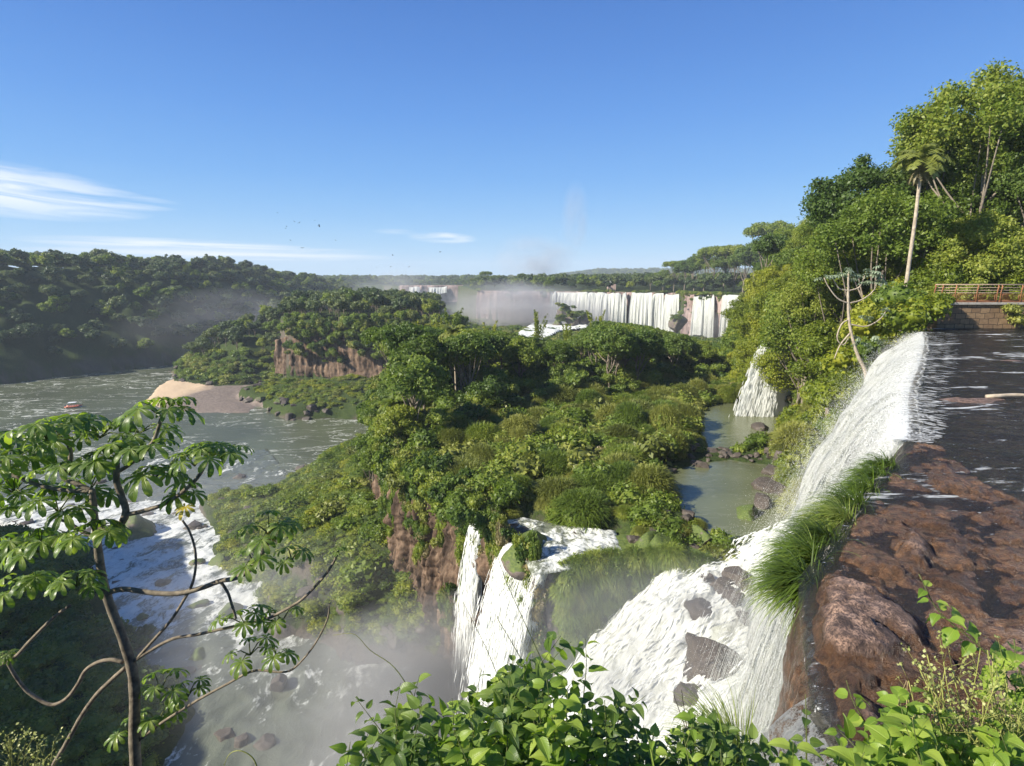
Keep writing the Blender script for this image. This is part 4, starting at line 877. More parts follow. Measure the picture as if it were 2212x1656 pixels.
# churning surfaces
def foam_mat(name, cover, sc_, water=(.09, .10, .06), rough=.2, stretch=(1, 1, 1), rot=0, c=(.66, .67, .62), calm=False):
    m = Mat(name); mp = m.n('ShaderNodeMapping'); m.l(m.coord(), mp.inputs[0]); mp.inputs['Scale'].default_value = stretch; mp.inputs['Rotation'].default_value = (0, 0, rot)
    v = mp.outputs[0]; a = m.noise(sc_, 8, .68, 1.1, vec=v); b = m.noise(sc_*5, 6, .7, .6, vec=v); g = m.noise(sc_*.25, 3, vec=v)
    s = m.math('ADD', m.math('MULTIPLY', a, .55), m.math('ADD', m.math('MULTIPLY', b, .25), m.math('MULTIPLY', g, .3)))
    if calm:
        sx = m.n('ShaderNodeSeparateXYZ'); m.l(m.coord(), sx.inputs[0])
        s = m.math('ADD', s, m.ramp(m.math('MULTIPLY', sx.outputs[1], .01), [(.46, 0.0), (.60, .10), (1.02, .10), (1.2, .0)])); s = m.math('SUBTRACT', s, .05)
    f = m.ramp(s, [(.62-cover*.3, 0.0), (.68-cover*.24, 1.0)])
    col = m.mix(f, water, m.mix(m.ramp(b, [(.3, 0.0), (.6, 1.0)]), tuple(q*.72 for q in c), c))
    return m.done(m.bsdf(col, m.math('MULTIPLY_ADD', f, .5, rough), m.bump(s, .6, .6/sc_*.35), spec=.3))
M['white'] = foam_mat('white_rapids', .72, .42, (.40, .41, .33), .4)
M['white2'] = foam_mat('white_run', .38, .9, (.12, .13, .09), .2)
M['rapids'] = foam_mat('river_rapids', .27, .42, (.10, .11, .08), .15, (1.0, .55, 1), -.6, calm=True)
M['far_white'] = foam_mat('far_rapids', .9, .12, (.20, .22, .17), .4)
def water_field(name, label, poly, zf, mat, step, amp=.3, fs=2.0, seed=3, edge=.6, kind='structure', flow=False):
    P = np.array(poly); x = np.arange(P[:, 0].min()-step, P[:, 0].max()+2*step, step); y = np.arange(P[:, 1].min()-step, P[:, 1].max()+2*step, step)
    X, Y = np.meshgrid(x, y); d = polydist(X, Y, poly)
    uu, vv2 = (X*.89+Y*.45, -X*.45+Y*.89) if flow else (X, Y); nz = fbm(uu*(.42 if flow else 1), vv2, s=fs, o=6, seed=seed); Z = zf(X, Y)+amp*(1-2*np.abs(nz))*np.clip(d/1.0, .2, 1)-np.clip(edge-d, 0, 3)*.5
    keep = d > -.3; idx = np.arange(X.size).reshape(X.shape)
    q = np.stack([idx[:-1, :-1], idx[:-1, 1:], idx[1:, 1:], idx[1:, :-1]], -1).reshape(-1, 4)
    q = q[keep.ravel()[q].all(1)]; V = np.stack([X, Y, Z], -1).reshape(-1, 3); u, inv = np.unique(q, return_inverse=True)
    W_ = V[u]; dd = polydist(W_[:, 0], W_[:, 1], poly); o_ = dd < 0; h_ = .01
    gx = (polydist(W_[o_, 0]+h_, W_[o_, 1], poly)-dd[o_])/h_; gy = (polydist(W_[o_, 0], W_[o_, 1]+h_, poly)-dd[o_])/h_
    W_[o_, 0] -= dd[o_]*gx; W_[o_, 1] -= dd[o_]*gy                # pull the stepped rim back onto the outline
    me = mkmesh(name, W_, inv.reshape(q.shape), mat); return tag(link(name, me), label, kind=kind)
def grow(P, d):
    c = np.mean(P, 0); return [tuple(np.array(p)+(np.array(p)-c)/np.linalg.norm(np.array(p)-c)*d) for p in P]
for P_, lb_ in ((P_POOL_A, 'olive green pool below the two tier waterfall'), (P_POOL_B, 'calm olive green pool in front of the rock bar'), (P_STREAM, 'narrow still channel between the tussocks')):
    water_field('river_pool', lb_, grow(P_, 1.6), lambda X, Y: TER-.1+0*X, M['pool'], .3, .01, 2.0, 3, .0)
P_CASC = [(1.0, 20), (.6, 25), (1.2, 30), (2.2, 33.8), (6, 35.2), (10, 35.8), (13.5, 36.0), (15.5, 38.5), (18.5, 39.0), (21.5, 37.5), (25, 34.5), (23, 28), (15, 19), (10, 14), (4, 14)]
def zc(X, Y):
    z = np.interp(X+.25*(30-Y)*0, [0, 2, 5, 9, 13, 17, 22], [-27.4, -26.6, -23.9, -20.9, -19.2, -18.4, -18.0])
    return z+np.clip((Y-33)*.12, 0, .4)
def casc_relief(X, Y):
    u, v = X*.89+Y*.45, -X*.45+Y*.89
    return 1.5*fbm(u*.7, v, s=4.0, o=3, seed=71)-.8*np.abs(fbm(u*.5, v, s=1.3, o=4, seed=72))
water_field('river_cascade', 'churning white cascade under the big right hand waterfall', P_CASC, lambda X, Y: zc(X, Y)+casc_relief(X, Y), M['white'], .09, .55, 1.6, 5, flow=True)
water_field('river_terrace_run', 'foaming run across the lower terrace towards the corner chute', P_TWATER, lambda X, Y: TER-.5+.22*fbm(X, Y, s=1.8, o=3, seed=14), M['white2'], .10, .22, 1.0, 6, .3)
water_field('river_far_run', 'white river bend below the distant falls', Gl([(1185, 684), (1215, 688), (1265, 698), (1275, 712), (1215, 716), (1175, 735), (1150, 760), (1105, 760), (1118, 722), (1150, 700)], -27), lambda X, Y: -26.2+0*X, M['far_white'], 1.2, .8, 9, 8)
P_RAP = [(-112, 118), (-90, 128), (-62, 138), (-30, 90), (-8, 66), (3, 46), (6, 20), (-40, 24), (-52, 56), (-66, 78), (-112, 100)]
water_field('river_rapids', 'rocky white rapids running from the misty pool to the river', P_RAP, lambda X, Y: np.interp(Y, [30, 50, 62, 108, 118], [-36.3, -36.35, -37.6, -41.6, -42.1]), M['rapids'], .30, .32, 3.5, 9)

# ---------------------------------------------------------------- boulders
def boulder_mesh(seed, mat, sub=4, cuts=14, rough=.14):
    bm = bmesh.new(); bmesh.ops.create_icosphere(bm, subdivisions=sub, radius=1); V = np.array([v.co[:] for v in bm.verts]); r = np.random.default_rng(seed)
    for _ in range(cuts):
        n = rand_dirs(1, r)[0]; d = r.uniform(.45, .8); k = V@n; V = V-np.clip(k-d, 0, None)[:, None]*n*1.0
    V *= (1+rough*2*fbm(V[:, 0]*1.5+seed, V[:, 1]*1.5, V[:, 2]*1.5, s=1, o=4, seed=seed))[:, None]
    for v, c in zip(bm.verts, V): v.co = c
    me = bpy.data.meshes.new('boulder'); bm.to_mesh(me); bm.free(); me.materials.append(mat); me.polygons.foreach_set('use_smooth', np.ones(len(me.polygons), bool)) if sub > 3 else None
    return me
BD = [boulder_mesh(i, M['rock_b']) for i in range(5)]; BM_ = [boulder_mesh(20+i, M['rock_bm']) for i in range(3)]
def boulder(x, y, z, s, label, group=None, moss=False, h=.75, v=None, name='boulder'):
    me = random.choice(BM_ if moss else BD) if v is None else (BM_ if moss else BD)[v]
    o = link(name, me, None, (x, y, z), random.uniform(0, 6.28), (s*random.uniform(.85, 1.3), s, s*h)); return tag(o, label, 'rock', group)
random.seed(77)
BL = [  # display x, y, level, size, label
    (1515, 1005, TER, .85, 'angular dark rock standing in the front green pool'), (1500, 1000, TER, .6, 'small companion rock in the front green pool'), (1450, 1018, TER, .7, 'low rock at the left rim of the front green pool'),
    (1575, 985, TER, .8, 'blocky rock in the stone bar between the two pools'), (1535, 975, TER, .9, 'dark rock at the left of the stone bar between the pools'), (1505, 962, TER, 1.2, 'grass topped rock at the upper left of the stone bar'),
    (1640, 965, TER, 1.6, 'flat brown rock at the right end of the stone bar'), (1610, 990, TER, .7, 'wet rock by the little spill between the pools'), (1680, 985, TER, 1.3, 'wet black rock below the right bank'),
    (1700, 1000, TER, 1.7, 'large wet rock at the foot of the falls spray'), (1665, 1055, TER, 1.5, 'brown wet rock jutting into the front pool'), (1650, 1085, TER, 1.0, 'cluster rock under the jutting wet rock'),
    (1652, 882, TER, .9, 'rounded rock under the two tier waterfall'), (1640, 925, TER, 1.3, 'low rock in the foam of the two tier waterfall'),
    (1610, 1115, TER-.2, 1.2, 'grassy rock isle at the outlet of the front pool'), (1475, 1130, TER-.2, 1.1, 'reddish rock at the left side of the pool outlet'), (1500, 1160, TER-.6, 1.2, 'dark block under the grassy rock pile'),
    (1440, 1190, TER-.8, 1.6, 'steep rock pile with moss beside the green cliff'), (1490, 1195, TER-1.2, 1.5, 'dark wet rock face above the cascade'), (1400, 1180, TER-.6, 1.3, 'mossy rock under the bright moss cushion'),
    (1600, 1245, -20, 1.3, 'wet rock half drowned near the top of the cascade'), (1585, 1290, -21, .9, 'small dark rock in the middle of the cascade'), (1560, 1262, -21, .8, 'sloping rock beside the half drowned rock'),
    (1515, 1310, -22.2, 1.1, 'pointed wet rock in the cascade'), (1570, 1275, -21.2, .9, 'dark flat rock in the cascade'), (1605, 1330, -21.2, .6, 'thin wet slab breaking the foam'), (1540, 1435, -22.9, 1.9, 'biggest jagged rock in the lower cascade'), (1640, 1215, -19.5, .7, 'small wet rock under the veil of the big fall'), (1530, 1245, -20, .6, 'little black rock at the upper rim of the cascade'), (1470, 1330, -22, .7, 'low wet rock left of the pointed one'), (1620, 1270, -20, .55, 'tiny black rock right of the cascade middle'), (1490, 1380, -22.5, .55, 'flat black rock lower left in the cascade'), (1490, 1500, -24.5, 1.2, 'low rock at the foot of the jagged rock'),
    (1245, 1150, TER-.5, .6, 'grey stone in the foaming terrace run'), (1130, 1190, TER-1, 1.8, 'mossy rock hump between the thin ribbon and the chute'), (1115, 1150, TER-.7, 1.0, 'wet rock beside the top of the thin ribbon')]
for dx, dy, z, s_, lb in BL:
    x, y = G(dx, dy, z)
    if dy > 1230 and dx > 1480:
        for _ in range(5): z = float((zc(np.array([x]), np.array([y]))+casc_relief(np.array([x]), np.array([y])))[0])+.55; x, y = G(dx, dy, z)
    boulder(x, y, z-.1*s_, s_*(1.15 if dy < 1230 else .95), lb, None, moss=('moss' in lb or 'grass' in lb), h=.8)
for dx, Y_, s_, lb, z in [(1224, 342, 8.0, 'tall blocky boulder below the distant falls', -19), (1238, 336, 6.5, 'squat boulder in front of the blocky boulder', -23), (1208, 334, 4.5, 'small mossy boulder left of the blocky boulder', -24), (1262, 338, 6, 'dark boulder right of the squat boulder', -23), (1465, 285, 7.5, 'rounded rocky knob below the right distant curtain', -21), (1180, 345, 5, 'low dark hump in the mist of the distant falls', -27)]:
    o = boulder(xq(dx, Y_), Y_, z-1.5, s_*.8, lb, None, True, .95)
random.seed(401)
def in_poly_pts(P, n):
    P = np.array(P); out = []
    while len(out) < n:
        x, y = random.uniform(P[:, 0].min(), P[:, 0].max()), random.uniform(P[:, 1].min(), P[:, 1].max())
        if polydist(np.array([x]), np.array([y]), P)[0] > 0: out.append((x, y, float(hz(x, y)[0])))
    return out
PILE = Gl([(1350, 1150), (1400, 1120), (1470, 1105), (1560, 1140), (1570, 1190), (1500, 1225), (1400, 1235), (1350, 1215)], TER-.3)
for x, y, z in in_poly_pts(PILE, 42): s_ = random.uniform(.3, .85); boulder(x, y, z+.1, s_, 'broken black rock in the mossy pile between the pool and the cascade', 'rocks of the mossy pile', h=random.uniform(.6, 1))
for x, y, z in in_poly_pts(PILE, 22):
    s_ = random.uniform(.45, .9); tag(link('moss_cushion', random.choice(CL['bright']+CL['drapeg']), None, (x, y, z+.15), random.uniform(0, 6), (s_, s_, s_*.7)), 'bright green moss cushion on the rock pile by the cascade', 'moss', 'moss cushions on the rock pile')
for x, y, z in in_poly_pts(P_BAR, 60): s_ = random.uniform(.18, .6); boulder(x, y, z+.05, s_, 'small dark stone in the bar between the two pools', 'stones of the bar between the pools', h=.8, name='stone')
for x, y, z in in_poly_pts(Gl([(1640, 965), (1700, 940), (1740, 1000), (1700, 1110), (1645, 1100), (1655, 1040)], TER), 16): s_ = random.uniform(.7, 1.5); boulder(x, y, max(z, TER)-.1, s_, 'wet black rock under the right bank beside the falls spray', 'wet rocks under the right bank', h=.7)
# rocks along the rapids and shores
cnt = 0
for k in range(900):
    a = random.random(); x = random.uniform(-105, -4); y = random.uniform(44, 165)
    xa, ya = np.array([x]), np.array([y]); dt = polydist(xa, ya, P_TALUS)[0]; dl = polydist(xa, ya, P_LEFT)[0]; inch = polydist(xa, ya, P_RAP)[0] > 0
    ok = (-2.0 < dt < 3.5) or (-1.5 < dl < 2.5 and y > 45) or (inch and 60 < y < 118 and random.random() < .45)
    if not ok: continue
    s_ = random.uniform(.5, 1.9)*(1 if dt > -2 else .8)
    z = float(np.interp(y, [30, 50, 62, 108, 118], [-36.3, -36.35, -37.6, -41.6, -42.0]))
    zz = max(z, float(hz(x, y)[0])) if dt > 0 or dl > 0 else z
    boulder(x, y, zz+random.uniform(-.3, .1)*s_, s_, 'dark basalt boulder along the shores of the rapids', 'boulders along the rapids', h=random.uniform(.5, .85), moss=random.random() < .18); cnt += 1
    if cnt > 160: break
for dx, dy, s_, z, lb in [(370, 1112, 3.2, -41.5, 'big block at the mouth of the rapids'), (295, 1150, 5.5, -39.5, 'huge dark moss topped rock beside the rapids'), (330, 1300, 1.8, -39, 'dark rock in the middle of the rapids'), (440, 1290, 3, -39, 'sloping grey rock on the right side of the rapids'),
                    (520, 1600, 1.3, -36.2, 'round boulder standing in the misty pool'), (575, 1595, 1.3, -36.2, 'second round boulder in the misty pool'), (487, 1585, 1.2, -36.2, 'leftmost submerged boulder of the misty pool'), (600, 1470, 1.6, -36, 'dark boulder at the outlet of the misty pool')]:
    x, y = G(dx, dy, z+.3); boulder(x, y, z, s_*.8, lb, None, 'moss' in lb)
cnt = 0
for k in range(1400):
    x = random.uniform(-170, 10); y = random.uniform(160, 262); xa, ya = np.array([x]), np.array([y])
    dl, dh, db = polydist(xa, ya, P_LOW)[0], polydist(xa, ya, P_HEAD)[0], polydist(xa, ya, P_BEACH)[0]
    if (-1 < dl < 7 and y < 205) or (-1.5 < dh < 2 and db < 25):
        s_ = random.uniform(.7, 2.4); boulder(x, y, float(hz(x, y)[0])+.1*s_, s_, 'black lava boulder on the shore of the rocky point', 'boulders on the rocky point', h=random.uniform(.6, .9), moss=random.random() < .15); cnt += 1
        if cnt > 90: break

# ---------------------------------------------------------------- near ledge and upper river
R1 = Gl([(1745, 1262), (1790, 1248), (1870, 1262), (1935, 1310), (1990, 1345), (2000, 1400), (1930, 1440), (1850, 1452), (1735, 1425), (1728, 1350)], UP)
R2 = Gl([(1905, 1170), (1950, 1148), (1998, 1165), (2035, 1215), (2000, 1232), (1950, 1218)], UP)
R3 = Gl([(2050, 1345), (2110, 1325), (2212, 1345), (2420, 1400), (2500, 1700), (2050, 1720), (1960, 1560)], UP)
R4 = Gl([(1790, 1520), (1850, 1500), (1930, 1520), (1960, 1640), (1850, 1700), (1780, 1640)], UP)
SH = Gl([(1950, 950), (2030, 962), (2120, 1040), (2300, 1130), (2500, 1300), (2600, 2000), (1650, 2000), (1700, 1500), (1728, 1440), (1740, 1250), (1800, 1240), (1850, 1110)], UP)
DP = Gl([(2060, 1180), (2110, 1180), (2190, 1300), (2200, 1340), (2140, 1320)], UP)
EDGE = [(-1, -1.5), (1.6, .8), (2.1, 2.2), (2.2, 3.6), (2.6, 4.5), (3.0, 5.35), (4.0, 6.5), (5.1, 7.7), (6.3, 9.0), (7.5, 10.3)]+LIP[1:]+[(26.8, 36.4)]
LEDGE = EDGE+[(60, 36.6), (60, -3), (-1, -3)]
def cells(X, Y, s, seed):                # blocky fracture pattern: cell offset and distance to the nearest crack
    x, y = X/s, Y/s; ix, iy = np.floor(x).astype(np.int64), np.floor(y).astype(np.int64); f1 = np.full(X.shape, 9.); f2 = f1.copy(); v = np.zeros(X.shape)
    for a in (-1, 0, 1):
        for b in (-1, 0, 1):
            jx = ix+a+.1+.8*hash3(ix+a, iy+b, ix*0, seed); jy = iy+b+.1+.8*hash3(ix+a, iy+b, ix*0+1, seed); d = np.sqrt((x-jx)**2+(y-jy)**2); c = hash3(ix+a, iy+b, ix*0+2, seed)
            n = d < f1; f2 = np.where(n, f1, np.minimum(f2, d)); v = np.where(n, c, v); f1 = np.where(n, d, f1)
    return v-.5, f2-f1
def ledge_z(X, Y):
    n1 = fbm(X, Y, s=1.3, o=5, seed=51); n2 = fbm(X, Y, s=.28, o=4, seed=52); ds = polydist(X, Y, SH)
    n4 = fbm(X, Y, s=.11, o=3, seed=57); n5 = np.abs(fbm(X*.7, Y, s=.8, o=5, seed=58)); z = np.where(ds > 0, -2.985+(.12*n1+.10*(.3-n5))*np.clip(ds, 0, 1)+.055*n2+.025*n4+.05*(np.floor((n1*1.4+n2*.5)*3)/3), -3.06-np.clip(-ds*.35, 0, .75)+.05*n1)
    for P, hh, w_ in ((R1, .24, .28), (R2, .15, .16), (R3, .16, .5), (R4, .14, .3)):
        d = polydist(X, Y, P)+n2*.07+n1*.05; z = np.maximum(z, -3.14+(hh+.12)*np.clip(d/w_, 0, 1)**.35*(1+.45*n1)+.05*n2+.03*fbm(X, Y, s=.09, o=3, seed=54))
        z = np.where(d > 0, z, z)
    z = z-.22*np.clip((polydist(X, Y, DP)+.35*n1)/.5, 0, 1)
    wx, wy = X+.25*n1+.1*n2, Y+.2*n2; c1, k1 = cells(wx, wy*1.5, .9, 5); c2, k2 = cells(wx, wy, .33, 9); on = np.clip(ds+.3, 0, 1)
    z = z+on*(.085*c1+.035*c2-.05*np.clip(1-k1/.07, 0, 1)-.022*np.clip(1-k2/.10, 0, 1))
    e_ = polydist(X, Y, LEDGE); z = z-np.clip(.22-e_, 0, 1)**1.5*2.0
    return z
xs = np.concatenate([np.arange(1.0, 9, .035), np.arange(9, 46, .14)]); ys = np.concatenate([np.arange(-.5, 11, .035), np.arange(11, 37.2, .14)])
X, Y = np.meshgrid(xs, ys); Z = ledge_z(X, Y); d = polydist(X, Y, LEDGE); keep = (d > -.06)
idx = np.arange(X.size).reshape(X.shape); q = np.stack([idx[:-1, :-1], idx[:-1, 1:], idx[1:, 1:], idx[1:, :-1]], -1).reshape(-1, 4); q = q[keep.ravel()[q].all(1)]
u, inv = np.unique(q, return_inverse=True)
m = Mat('wet_brown_rock'); n1 = m.noise(1.1, 8, .62); n2 = m.noise(9, 8, .7); n3 = m.noise(40, 4, .7)
sx = m.n('ShaderNodeSeparateXYZ'); m.l(m.coord(), sx.inputs[0])
dry = m.ramp(m.math('ADD', sx.outputs[2], m.math('MULTIPLY_ADD', n2, .12, 2.84)), [(.01, 0.0), (.09, 1.0)])
wetc = m.mix(m.ramp(n2, [(.35, 0.0), (.65, 1.0)]), m.ramp(n1, [(.3, (.055, .030, .016)), (.5, (.145, .075, .036)), (.7, (.28, .155, .078))]), (.035, .022, .016))
dryc = m.mix(m.ramp(n2, [(.38, 0.0), (.58, 1.0)]), (.05, .032, .026), m.ramp(n1, [(.3, (.32, .19, .13)), (.6, (.50, .33, .24)), (.8, (.56, .42, .33))]))
dryc = m.mix(m.ramp(n3, [(.42, .95), (.54, 0.0)]), dryc, (.08, .05, .04))
h = m.math('ADD', m.math('MULTIPLY', n2, .7), m.math('MULTIPLY', n3, .35))
M['ledge'] = m.done(m.bsdf(m.mix(dry, wetc, dryc), m.math('MULTIPLY_ADD', dry, .6, .22), m.bump(h, 1.0, .11), spec=.5))
V = np.stack([X, Y, Z], -1).reshape(-1, 3)[u]
tag(link('riverbed_ledge', mkmesh('riverbed_ledge', V, inv.reshape(q.shape), M['ledge'])), 'brown wet basalt ledge with pinkish dry humps at the lip of the upper river', kind='structure')
ce = EDGE[::-1]

cliff('rock_cliff', ce[:7], -4.3, -21, M['rock_dark'], out=.2, rows=90, cols=300, amp=.28, cell=1.2, seed=61, thick=.5, label='wet dark cliff behind the big white fall')
cliff('rock_cliff', ce[5:], -3.32, -9, M['ledge'], out=.3, rows=200, cols=560, amp=.10, cell=.5, seed=63, thick=.5, label='wet brown face of the ledge beside the hanging grass')
# upper river surface: thin clear water over brown rock
m = Mat('upper_river_water'); mp = m.n('ShaderNodeMapping'); m.l(m.coord(), mp.inputs[0]); mp.inputs['Rotation'].default_value = (0, 0, .12); mp.inputs['Scale'].default_value = (.45, 1.6, 1)
v = mp.outputs[0]; a = m.noise(.9, 7, .62, 1.2, vec=v); b = m.noise(5, 6, .7, .8, vec=v); g = m.noise(.3, 3, .5, vec=v); c = m.noise(26, 4, .7, .5, vec=v)
s = m.math('ADD', m.math('MULTIPLY', a, .5), m.math('ADD', m.math('MULTIPLY', b, .25), m.math('MULTIPLY', g, .4)))
f = m.ramp(s, [(.63, 0.0), (.69, .85)]); fs = m.ramp(m.math('MULTIPLY', c, b), [(.36, 0.0), (.40, .7)]); f = m.math('MAXIMUM', f, fs)
h = m.math('ADD', m.math('MULTIPLY', b, .6), m.math('ADD', m.math('MULTIPLY', a, .5), m.math('MULTIPLY', c, .25)))
nr_ = m.bump(h, .8, .14)
tr = m.n('ShaderNodeBsdfTransparent'); tr.inputs[0].default_value = (.82, .74, .62, 1)
gl = m.n('ShaderNodeBsdfGlossy'); gl.inputs['Roughness'].default_value = .10; m.l(nr_, gl.inputs['Normal'])
fr = m.n('ShaderNodeFresnel'); fr.inputs['IOR'].default_value = 1.33; m.l(nr_, fr.inputs['Normal'])
df = m.n('ShaderNodeBsdfDiffuse'); df.inputs[0].default_value = (.085, .10, .105, 1); x0 = m.n('ShaderNodeMixShader'); x0.inputs[0].default_value = .13; m.l(tr.outputs[0], x0.inputs[1]); m.l(df.outputs[0], x0.inputs[2])
x1 = m.n('ShaderNodeMixShader'); m.l(fr.outputs[0], x1.inputs[0]); m.l(x0.outputs[0], x1.inputs[1]); m.l(gl.outputs[0], x1.inputs[2])
x2 = m.n('ShaderNodeMixShader'); m.l(f, x2.inputs[0]); m.l(x1.outputs[0], x2.inputs[1]); m.l(m.bsdf((.75, .76, .74), .6, nr_, spec=.3), x2.inputs[2])
M['upper'] = m.done(x2.outputs[0])
UPW = [(a_-.02, b_+.015) for a_, b_ in EDGE[1:]]+[(60, 36.4), (60, -2), (1.5, -2)]
water_field('river_upper', 'dark rippling upper river sliding towards the lip', UPW, lambda X, Y: -3.012+0*X, M['upper'], .10, .014, 1.1, 11, .05)
waterfall('waterfall', 'clear glittering spill over the near edge of the brown ledge', [(2.2, 3.75, -3.05), (2.17, 3.3, -3.03), (2.15, 2.9, -3.03), (2.1, 2.3, -3.03)], (-1, .15), [(1.5, 'fall_clear', .0), (1.2, 'fall_clear', -.04), (.9, 'fall_clear', -.05)], 6, nu=260, nt_=120, up=.5, seed=66, amp=.05, freq=6)
# tussocks on the edge
def tuft(name, label, pts, n, L, R, w_, dirv, seed, mat='grass'):
    c = np.mean(pts, 0); e = empty(name, label, 'grass', tuple(c)); r = np.random.default_rng(seed)
    for k, p in enumerate(pts):
        me = blades('blades', M[mat], R, n, L, w_, seed+k, up=.35, out=.55, core=False, lean=dirv, curl=1.15, segs=6, zf=.5)
        link('blades', me, e, tuple(np.array(p)-c))
    return e
tuft('grass_tussock', 'large bright green tussock hanging over the lip beside the white fall', [(3.1, 5.5, -3.2), (3.4, 5.95, -3.16), (3.8, 6.35, -3.14), (4.3, 6.85, -3.12), (4.75, 7.35, -3.12), (3.2, 5.75, -3.45), (3.75, 6.5, -3.45), (4.3, 7.1, -3.35)], 430, .50, .15, .012, (-.7, .1, -.25), 301)
tuft('grass_tussock', 'smaller green tussock on the lip near the bend of the dark river', [(5.3, 7.95, -3.14), (5.8, 8.5, -3.12), (6.3, 9.0, -3.12)], 380, .42, .15, .014, (-.7, .1, -.25), 311)
tuft('grass_tussock', 'long bladed tussock under the clear spill at the bottom', [(1.72, 3.75, -3.75), (1.62, 3.5, -3.85), (1.5, 3.25, -3.95)], 300, .60, .10, .008, (-.5, .45, .3), 321)
# drops thrown out by the falls
def spray(name, label, n, fn, smin, smax, seed, parent=None):
    r = np.random.default_rng(seed); P = fn(r, n); s_ = r.uniform(smin, smax, n)**1
    T4 = np.array([(1, 1, 1), (1, -1, -1), (-1, 1, -1), (-1, -1, 1)], float)/1.7
    V = P[:, None, :]+T4[None]*s_[:, None, None]*r.uniform(.6, 1.3, (n, 1, 3)); b = (np.arange(n)*4)[:, None]
    Fc = np.concatenate([b+np.array([[0, 1, 2]]), b+np.array([[0, 3, 1]]), b+np.array([[0, 2, 3]]), b+np.array([[1, 3, 2]])])
    return tag(link(name, mkmesh(name, V.reshape(-1, 3), Fc, M['drops'])), label, kind='stuff')
m = Mat('water_drops'); M['drops'] = m.done(m.bsdf((.86, .87, .86), .35, spec=.5))
lipc = np.array(spline([(a, b, -3.0) for a, b in LIP], 200))
def spr(r, n):
    i = (r.random(n)**.85*199).astype(int); t = r.random(n)**.7*1.75; v_ = (2.0+r.normal(size=n)*.95+t*.5)*(.4+.7*i/199)
    P = lipc[i].copy(); P[:, 0] += -.81*v_*t; P[:, 1] += .59*v_*t; P[:, 2] += -4.9*t*t+np.abs(r.normal(size=n))*.5*t; return P+r.normal(size=(n, 3))*.12*t[:, None]
spray('fall_spray', 'white drops flying off the big right hand waterfall', 330000, spr, .003, .014, 5)

def spr2(r, n):
    k = r.random(n); x = 1+20*k+r.normal(size=n)*.8; y = r.uniform(21, 36, n); z = zc(x, y)+casc_relief(x, y)+np.abs(r.normal(size=n))*.45; return np.stack([x, y, z], 1)
spray('cascade_spray', 'drops leaping from the churning cascade', 90000, spr2, .004, .016, 6)

def flow_strands(n, seed):
    r = np.random.default_rng(seed); x = r.uniform(.5, 22, n); y = r.uniform(19, 37, n); k = polydist(x, y, P_CASC) > .3; x, y = x[k], y[k]; n = len(x); L = r.uniform(.2, .8, n); K = 6; rows = []; ws = r.uniform(.01, .045, n); a = r.normal(size=n)*.25
    for q in range(K+1):
        t = q/K; xx = x-(np.cos(a)*.89-np.sin(a)*.45)*L*t; yy = y-(np.cos(a)*.45+np.sin(a)*.89)*L*t; z = zc(xx, yy)+casc_relief(xx, yy)*.9+.55+.25*np.sin(math.pi*t)*L*.5; w_ = ws*math.sin(math.pi*(q+.4)/(K+.8))
        rows += [np.stack([xx-.45*w_, yy+.89*w_, z], 1), np.stack([xx+.45*w_, yy-.89*w_, z], 1)]
    V = np.stack(rows, 1).reshape(-1, 3); b = (np.arange(n)*2*(K+1))[:, None]; Fc = np.concatenate([b+np.array([[2*q, 2*q+1, 2*q+3, 2*q+2]]) for q in range(K)]); return V, Fc
V, Fc = flow_strands(3500, 8); tag(link('torn_water', mkmesh('torn_water', V, Fc, M['strand'])), 'torn streaks of water racing down the cascade', kind='stuff')

def lip_strands(n, seed):
    r = np.random.default_rng(seed); i = (r.random(n)*199).astype(int); d = r.random(n)**3*1.6*(.3+.7*i/199); L = r.uniform(.1, .4, n); K = 4; rows = []; ws = r.uniform(.008, .03, n); a = r.normal(size=n)*.5
    for q in range(K+1):
        t = q/K; dd = np.maximum(d-L*t, -.35); xx = lipc[i, 0]+.81*dd+a*t*L*.59; yy = lipc[i, 1]-.59*dd+a*t*L*.81; z = -2.955-np.clip(-dd, 0, 1)**2*.6; w_ = ws*math.sin(math.pi*(q+.4)/(K+.8))
        rows += [np.stack([xx-.59*w_, yy-.81*w_, z], 1), np.stack([xx+.59*w_, yy+.81*w_, z], 1)]
    V = np.stack(rows, 1).reshape(-1, 3); b = (np.arange(n)*2*(K+1))[:, None]; Fc = np.concatenate([b+np.array([[2*q, 2*q+1, 2*q+3, 2*q+2]]) for q in range(K)]); return V, Fc
V, Fc = lip_strands(1300, 18); tag(link('lip_foam', mkmesh('lip_foam', V, Fc, M['strand'])), 'streaks of foam drawn towards the lip of the upper river', kind='stuff')
rq = np.random.default_rng(5); bp = []
for dx, Y_, z, R in [(1224, 342, -14, 5.5), (1238, 336, -18.5, 4.5), (1208, 334, -21, 3), (1262, 338, -19.5, 4.5), (1465, 285, -16.5, 5.5)]:
    for k in range(16): bp.append((xq(dx, Y_)+rq.normal()*R*.45, Y_-abs(rq.normal())*R*.5, z+rq.uniform(-2.5, .8)))
stuff('boulder_shrubs', 'moss and shrubs growing on the boulders below the distant falls', bp, rq.uniform(.8, 2.2, len(bp)), ['dark', 'mid', 'olive'], .8, seed=37)
